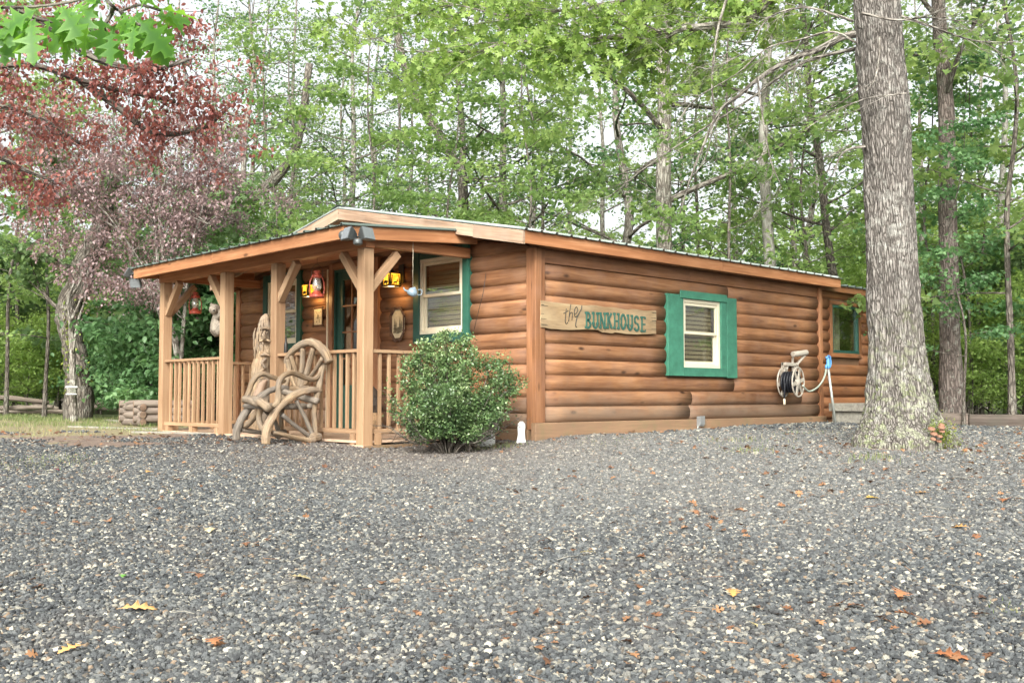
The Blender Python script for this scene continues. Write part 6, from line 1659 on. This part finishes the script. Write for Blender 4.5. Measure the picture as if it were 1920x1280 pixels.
# ------------------------------------------------------------------ the big lichened tree
c0 = gd(10.0, (1689 - 960) / F_PX * 10.0); BT = Vector((c0.x, c0.y, g(c0.x, c0.y)))
big = empty('big_tree', BT, 'huge lichened grey-brown trunk with flaring mossy roots standing right of the cabin', 'tree')
prof = [(830, 1602, 1792), (815, 1608, 1785), (800, 1615, 1768), (780, 1621, 1757), (750, 1627, 1748), (700, 1631, 1738), (640, 1634, 1731), (560, 1631, 1723), (480, 1628, 1717), (400, 1626, 1713), (300, 1622, 1706), (200, 1616, 1702), (120, 1608, 1695), (60, 1604, 1690), (0, 1600, 1685), (-200, 1592, 1674), (-500, 1582, 1655)]
cen, rr = [], []
for (y, x0, x1) in prof:
    p = at((x0 + x1) / 2, y, 10.0); cen.append(p); rr.append((x1 - x0) / 2 / F_PX * 10.0)
zs0 = [p.z for p in cen]; zbase = BT.z - .25
NZ, NA = 520, 200
ztop = zs0[-1]; V = np.zeros((NZ, NA, 3)); gcv = np.zeros((NZ, NA, 3)); mo = np.zeros((NZ, NA))
tz = np.linspace(0, 1, NZ) ** 1.25
for i in range(NZ):
    z = zbase + (ztop - zbase) * tz[i]
    zc_ = max(z, zs0[0]); cx = np.interp(zc_, zs0, [p.x for p in cen]); cy = np.interp(zc_, zs0, [p.y for p in cen]); r_ = np.interp(zc_, zs0, rr)
    fl_ = max(0, 1 - (z - BT.z) / .55)
    for k in range(NA):
        a = 2 * math.pi * k / NA; ca, sa = math.cos(a), math.sin(a)
        lobes = .13 * fl_ * (math.sin(a * 5 + 1.0) * .6 + math.sin(a * 3 + 2.2) * .5) + .03 * math.sin(a * 3 + z)
        rd = r_ * (1 + lobes)
        q3 = Vector((ca * r_ * 17, sa * r_ * 17, z * 2.9)); n1 = noise.noise(q3); n2 = noise.noise(q3 * 2.3 + Vector((5, 5, 5))); n3 = noise.noise(q3 * 5.1)
        rd += .034 * (abs(n1) ** .7 - .35) + .016 * (abs(n2) - .25) + .004 * n3 + .014 * noise.noise(Vector((ca * 2, sa * 2, z * 1.3)))
        V[i, k] = (cx + ca * rd, cy + sa * rd, z); gcv[i, k] = (z, ca * r_, sa * r_); mo[i, k] = np.clip(1.15 - (z - BT.z) / 1.15 + .3 * noise.noise(Vector((ca * 2, sa * 2, z * 2))), 0.0, 1)
ii = np.arange(NZ * NA).reshape(NZ, NA); kk = np.roll(ii, -1, 1)
T1 = np.stack([ii[:-1], kk[:-1], kk[1:]], -1).reshape(-1, 3); T2 = np.stack([ii[:-1], kk[1:], ii[1:]], -1).reshape(-1, 3)
me = np_mesh('trunk', V.reshape(-1, 3) - np.array(BT), np.concatenate([T1, T2]), np.full(NZ * NA, .5), BK['oak'], True)
a = me.attributes.new('gc', 'FLOAT_VECTOR', 'POINT'); a.data.foreach_set('vector', gcv.astype(np.float32).ravel())
a = me.attributes.new('moss', 'FLOAT', 'POINT'); a.data.foreach_set('value', mo.astype(np.float32).ravel())
o = bpy.data.objects.new('trunk', me); COL.objects.link(o); attach(o, big)
# limbs (traced in the plane of the tree, bending towards and away from the viewer)
m = MB(); q = random.Random(3); tips = []; bare = []
def limb(pp, d0, d1, r0_, r1_, tw=0, leafy=False, L=.6, rr_=.007):
    P = [at(x, y, d0 + (d1 - d0) * i / (len(pp) - 1)) for i, (x, y) in enumerate(pp)]
    m.tube(P, [r0_ + (r1_ - r0_) * i / (len(P) - 1) for i in range(len(P))], n=9, interp=5, bump=.12)
    PP, _ = catmull(P, [0] * len(P), 5)
    for _ in range(tw):
        p = PP[rs.randint(4, len(PP) - 1)]; dv = (PP[-1] - PP[0]).normalized() + Vector((rs.uniform(-.9, .9), rs.uniform(-.9, .9), rs.uniform(-.8, .6)))
        twig_fan(m, p, dv, L * rs.uniform(.5, 1.3), 2 if not leafy else 2, q, tips if leafy else bare, rr_, .6, 3)
    return PP
limb([(1620, -120), (1560, -60), (1455, -10), (1400, 38), (1300, 52), (1240, 60), (1130, 72), (1050, 76), (960, 78), (890, 98), (820, 97), (750, 97)], 10.1, 12.6, .06, .006, 46, True, .75)
limb([(1455, -10), (1420, -20), (1350, -60), (1250, -20), (1150, 5), (1050, 20), (950, 30), (850, 10), (780, 30)], 10.6, 12.8, .035, .005, 34, True, .75)
limb([(1620, 62), (1580, 70), (1530, 95), (1480, 112), (1420, 150), (1385, 180), (1345, 215), (1300, 320), (1275, 400)], 10.0, 10.8, .04, .006, 26, False, .5, .005)
limb([(1365, -10), (1345, 60), (1335, 150), (1338, 215), (1325, 290), (1300, 330)], 10.6, 10.9, .016, .005, 10, False, .5, .004)
limb([(1610, 90), (1500, 120), (1400, 190), (1230, 300), (1130, 380)], 10.2, 12.2, .02, .004, 14, False, .6, .004)
limb([(1420, 145), (1430, 220), (1445, 300), (1465, 350)], 10.3, 10.4, .012, .004, 8, False, .3, .004)
limb([(1615, 25), (1680, 38), (1740, 33), (1800, 40)], 9.65, 9.6, .014, .004, 10, False, .4, .005)
limb([(1690, 30), (1760, 55), (1820, 75), (1880, 80)], 9.9, 10.2, .014, .004, 10, False, .4, .005)
limb([(1650, 70), (1648, 110), (1640, 150), (1625, 170)], 9.6, 9.55, .012, .004, 5, False, .25, .004)
limb([(1700, 175), (1660, 180), (1625, 185), (1560, 210), (1500, 250)], 9.65, 9.8, .008, .003, 8, False, .3, .004)
limb([(1625, 275), (1600, 278), (1578, 290), (1560, 330)], 10.0, 10.0, .018, .006, 6, False, .35, .004)
limb([(1600, 40), (1540, 20), (1500, 15), (1440, 35), (1400, 95), (1330, 130)], 9.8, 10.2, .014, .004, 14, False, .5, .004)
limb([(1605, 80), (1560, 60), (1500, 75), (1440, 90), (1380, 140), (1300, 190), (1250, 260)], 9.8, 10.4, .012, .004, 16, False, .5, .004)
m.build('limbs', BK['grey'], big)
A = np.array([tuple(p + Vector((rs.gauss(0, .09), rs.gauss(0, .09), rs.gauss(0, .07)))) for p in tips for _ in range(3)])
A = A[rn.random(len(A)) < min(1, 4000 / len(A))]
print('oak leaves', len(A)); cloud_obj('crown', OAKS, A, rn.uniform(.095, .15, len(A)), LG['lime'], big, pitch=(.5, .5), roll=.6)
# high crown above the frame that shades the drive
A = np.stack([rn.normal(BT.x, 2.0, 1500), rn.normal(BT.y, 2.0, 1500), rn.normal(BT.z + 8.5, 1.2, 1500)], 1)
cloud_obj('upper_crown', OAKS, A, rn.uniform(.14, .2, len(A)), LG['mid'], big)
# moss cushions, bracket fungus
A = []
for k in range(1400):
    a = rs.uniform(-1, 1); p = at(1765 + rs.gauss(0, 16), 815 + rs.gauss(0, 14), 9.55); p.z = max(p.z, g(p.x, p.y) + .005); A.append(tuple(p))
o = cloud_obj('moss', QUAD, np.array(A), rn.uniform(.008, .02, len(A)), LG['moss'], big, pitch=(-.6, .5))
fu = empty('bracket_fungus', at(1757, 828, 9.45), 'cluster of tan pink mushrooms at the right foot of the big trunk', 'fungus')
for k in range(8):
    c = at(1757 + rs.uniform(-15, 15), 797 + k * 4 + rs.uniform(-3, 3), 9.42 + rs.uniform(-.04, .04)); m = MB(); s = rs.uniform(.014, .036)
    m.lathe(c, [(.003, -.014), (s * .5, -.01), (s, -.002), (s * .9, .006), (s * .4, .012), (.001, .013)], n=14, axis=(-FW.x * .5, -FW.y * .5, .9)); m.build('cap', M['mushroom'], fu)

# ------------------------------------------------------------------ the round bush by the porch corner
q = random.Random(8); bb = at(842, 838, 11.25); bb.z = g(bb.x, bb.y)
bush = empty('evergreen_bush', bb, 'rounded small-leaved evergreen bush before the porch corner', 'bush')
m = MB(); tips = []
cen_ = at(850, 722, 11.3)
for k in range(34):
    a = k * 2.4; el = rs.uniform(-.1, 1.35); d = Vector((math.cos(a) * math.cos(el), math.sin(a) * math.cos(el), math.sin(el)))
    tgt = cen_ + Vector((d.x * .73, d.y * .66, (d.z - .46) * .84)); mid = bb.lerp(tgt, .5) + Vector((d.x * .08, d.y * .08, -.02)); P = [bb + Vector((d.x * .05, d.y * .05, -.03)), bb.lerp(mid, .5) + Vector((0, 0, .04)), mid, tgt]
    m.tube(P, [.011, .009, .007, .003], n=6, interp=4)
    PP, _ = catmull(P, [0] * 4, 5)
    for p in PP[5:]:
        for _ in range(2): twig_fan(m, p, d * .7 + Vector((rs.uniform(-1, 1), rs.uniform(-1, 1), rs.uniform(-.5, .8))), rs.uniform(.08, .19), 1, q, tips, .003, .8, 3)
m.build('stems', BK['dark'], bush)
A = [tuple(p + Vector((rs.gauss(0, .03), rs.gauss(0, .03), rs.gauss(0, .03)))) for p in tips for _ in range(4)]
A = np.array(A); print('bush leaves', len(A))
A = A[rn.random(len(A)) < min(1, 60000 / len(A))]; A = A[A[:, 2] > bb.z + .1 + .1 * rn.random(len(A))]
qq = (A - np.array(cen_)) / np.array([.76, .72, .66]); A = A[(qq ** 2).sum(1) < 1.0 + np.array([.45 * noise.noise(Vector(p) * 3.5) for p in A]) + .25 * (rn.random(len(A)) < .06)]
czr = np.array([noise.noise(Vector(p) * 4) for p in A])
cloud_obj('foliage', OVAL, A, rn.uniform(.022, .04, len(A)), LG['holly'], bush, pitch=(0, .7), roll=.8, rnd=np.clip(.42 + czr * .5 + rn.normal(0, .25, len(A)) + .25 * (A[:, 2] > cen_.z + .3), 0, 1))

# ------------------------------------------------------------------ understory
def shr(key, px, d, s, lab, group, zs_=1.0):
    p = at(px, 743, d); p.z = g(p.x, p.y) - .02; plant(key, p, rs.uniform(0, 6.28), s, 'shrub', lab, 'shrub', group, zs_=zs_)
GL = 'leafy shrubs massed along the wood edge'
shr('shrubC', 232, 21.5, .9, 'blue-green bush with drooping sprays right of the gnarled tree', GL); shr('shrubC', 272, 19.8, .7, 'tall dense bush directly behind the log planter', GL); shr('shrubC', 318, 19.2, .9, 'dense bush filling the view just left of the first porch post', GL)
shr('shrubC', 355, 18.5, 1.2, 'dense bush seen through the leftmost porch opening', GL); shr('shrubC', 400, 19.2, 1.25, 'dense bush behind the bear figurine', GL); shr('shrubC', 435, 18.2, 1.15, 'bush between the second porch post and the cabin corner', GL); shr('shrubB', 380, 21, 1.4, 'taller shrub rising behind the porch bushes', GL)
lab = 'light green leafy shrub in the woodland beyond the split rails'
for px0 in range(-80, 260, 38): shr(rs.choice(('shrubA', 'shrubB')), px0 + rs.uniform(-10, 10), rs.uniform(23.5, 30), rs.uniform(.9, 1.3), lab, 'light shrubs beyond the rails')
for px0 in range(-60, 560, 55): shr('shrubA', px0, rs.uniform(30, 38), 1.6, lab, 'light shrubs beyond the rails', 1.1)
lab = 'bright green leafy shrub in the woodland beyond the dark timber'
for px0 in range(1650, 2020, 34): shr(rs.choice(('shrubA', 'shrubB')), px0 + rs.uniform(-10, 10), rs.uniform(18.5, 25), rs.uniform(.75, 1.2), lab, 'bright shrubs beyond the timber')
for px0 in range(1600, 2040, 50): shr('shrubA', px0, rs.uniform(27, 36), 1.7, lab, 'bright shrubs beyond the timber', 1.2)
for px0, d0 in ((1742, 17.6), (1776, 18.2), (1822, 17.0), (1856, 18.0), (1898, 17.2), (1935, 18.0), (1972, 17.3)): shr('shrubA', px0, d0, rs.uniform(.5, .85), lab, 'bright shrubs beyond the timber')
lab = 'light green leafy shrub in the woodland beyond the split rails'
for px0, d0 in ((-30, 23), (8, 24), (50, 23.2), (78, 25), (108, 23.6), (190, 24)): shr('shrubA', px0, d0, rs.uniform(.6, .9), lab, 'light shrubs beyond the rails')
# far wood as one mass
n = 90000; az_ = rn.uniform(-.62, .62, n); d = rn.uniform(40, 58, n); l = np.tan(az_) * d
top = 6.8 + 2.0 * np.array([noise.noise(Vector((a * 7, 0, 1))) for a in az_]) + 1.2 * np.array([noise.noise(Vector((a * 25, 0, 4))) for a in az_])
z = rn.random(n) ** .85 * top * 1.25
x = CAM.x + FW.x * d + RT.x * l; y = CAM.y + FW.y * d + RT.y * l
cl = np.array([noise.noise(Vector((a * .35, b_ * .35, c_ * .6))) for a, b_, c_ in zip(x, y, z)])
k = (cl > -.12 + .3 * smooth(z, 5.5, 10)); P = np.stack([x, y, z], 1)[k]
o = cloud_obj('far_woods', QUAD, P, rn.uniform(.2, .42, len(P)), LG['bright'], pitch=(.4, .5), rnd=np.clip(.5 + cl[k] * .8 + rn.normal(0, .2, k.sum()), 0, 1))
tag(o, 'distant pale green woodland seen between the nearer trunks', 'woods', kind='stuff')
# trees behind the viewer, mirrored in the panes
for (x_, y_, k_) in ((11, -9.5, 'tallA'), (15, -13, 'tallC'), (20, -12, 'tallD'), (9, -15, 'tallC'), (16, -19, 'tallA'), (25, -17, 'tallC'), (13, -24, 'tallA'), (-8, 13, 'tallC'), (-12, 17, 'tallA'), (-7, 19, 'tallD'), (-15, 12, 'tallC'), (-16, 22, 'tallA')):
    plant(k_, Vector((x_, y_, g(x_, y_))), rs.uniform(0, 6), rs.uniform(.9, 1.1), 'woodland_tree', 'woodland tree mirrored in the cabin window panes', 'tree', 'trees mirrored in the window panes')


# ------------------------------------------------------------------ light
w = bpy.data.worlds.new('World'); sc.world = w; w.use_nodes = True; t = NT(w.node_tree); w.node_tree.nodes.clear()
SUN_EL, SUN_AZ = R(36), R(216)      # azimuth of the direction towards the sun, from +X counter-clockwise
sky = t.n('ShaderNodeTexSky'); sky.sky_type = 'NISHITA'; sky.sun_disc = False; sky.sun_elevation = SUN_EL; sky.sun_rotation = R(90) - SUN_AZ
sky.air_density = 1.0; sky.dust_density = 7.0; sky.ozone_density = 1.0
hs = t.n('ShaderNodeHueSaturation', Saturation=.22, Color=sky.outputs[0])
tn = t.mix(1.0, hs.outputs[0], (1.0, 1.0, .97), 'MULTIPLY')
bg = t.n('ShaderNodeBackground', Color=tn, Strength=.15)
t.n('ShaderNodeOutputWorld', Surface=bg.outputs[0])
sd = bpy.data.lights.new('sun', 'SUN'); sd.energy = 1.0; sd.angle = R(20); sd.color = (1, .95, .88)
so = bpy.data.objects.new('sun', sd); COL.objects.link(so)
so.rotation_euler = Vector((math.cos(SUN_AZ) * math.cos(SUN_EL), math.sin(SUN_AZ) * math.cos(SUN_EL), math.sin(SUN_EL))).to_track_quat('Z', 'Y').to_euler()
vs_ = sc.view_settings; vs_.view_transform = 'Standard'; vs_.look = 'None'; vs_.gamma = 1; vs_.use_curve_mapping = False; vs_.exposure = 1.45
sc.cycles.max_bounces = 8; sc.cycles.transparent_max_bounces = 12; sc.cycles.transmission_bounces = 6; sc.cycles.diffuse_bounces = 5
sc.cycles.use_denoising = True
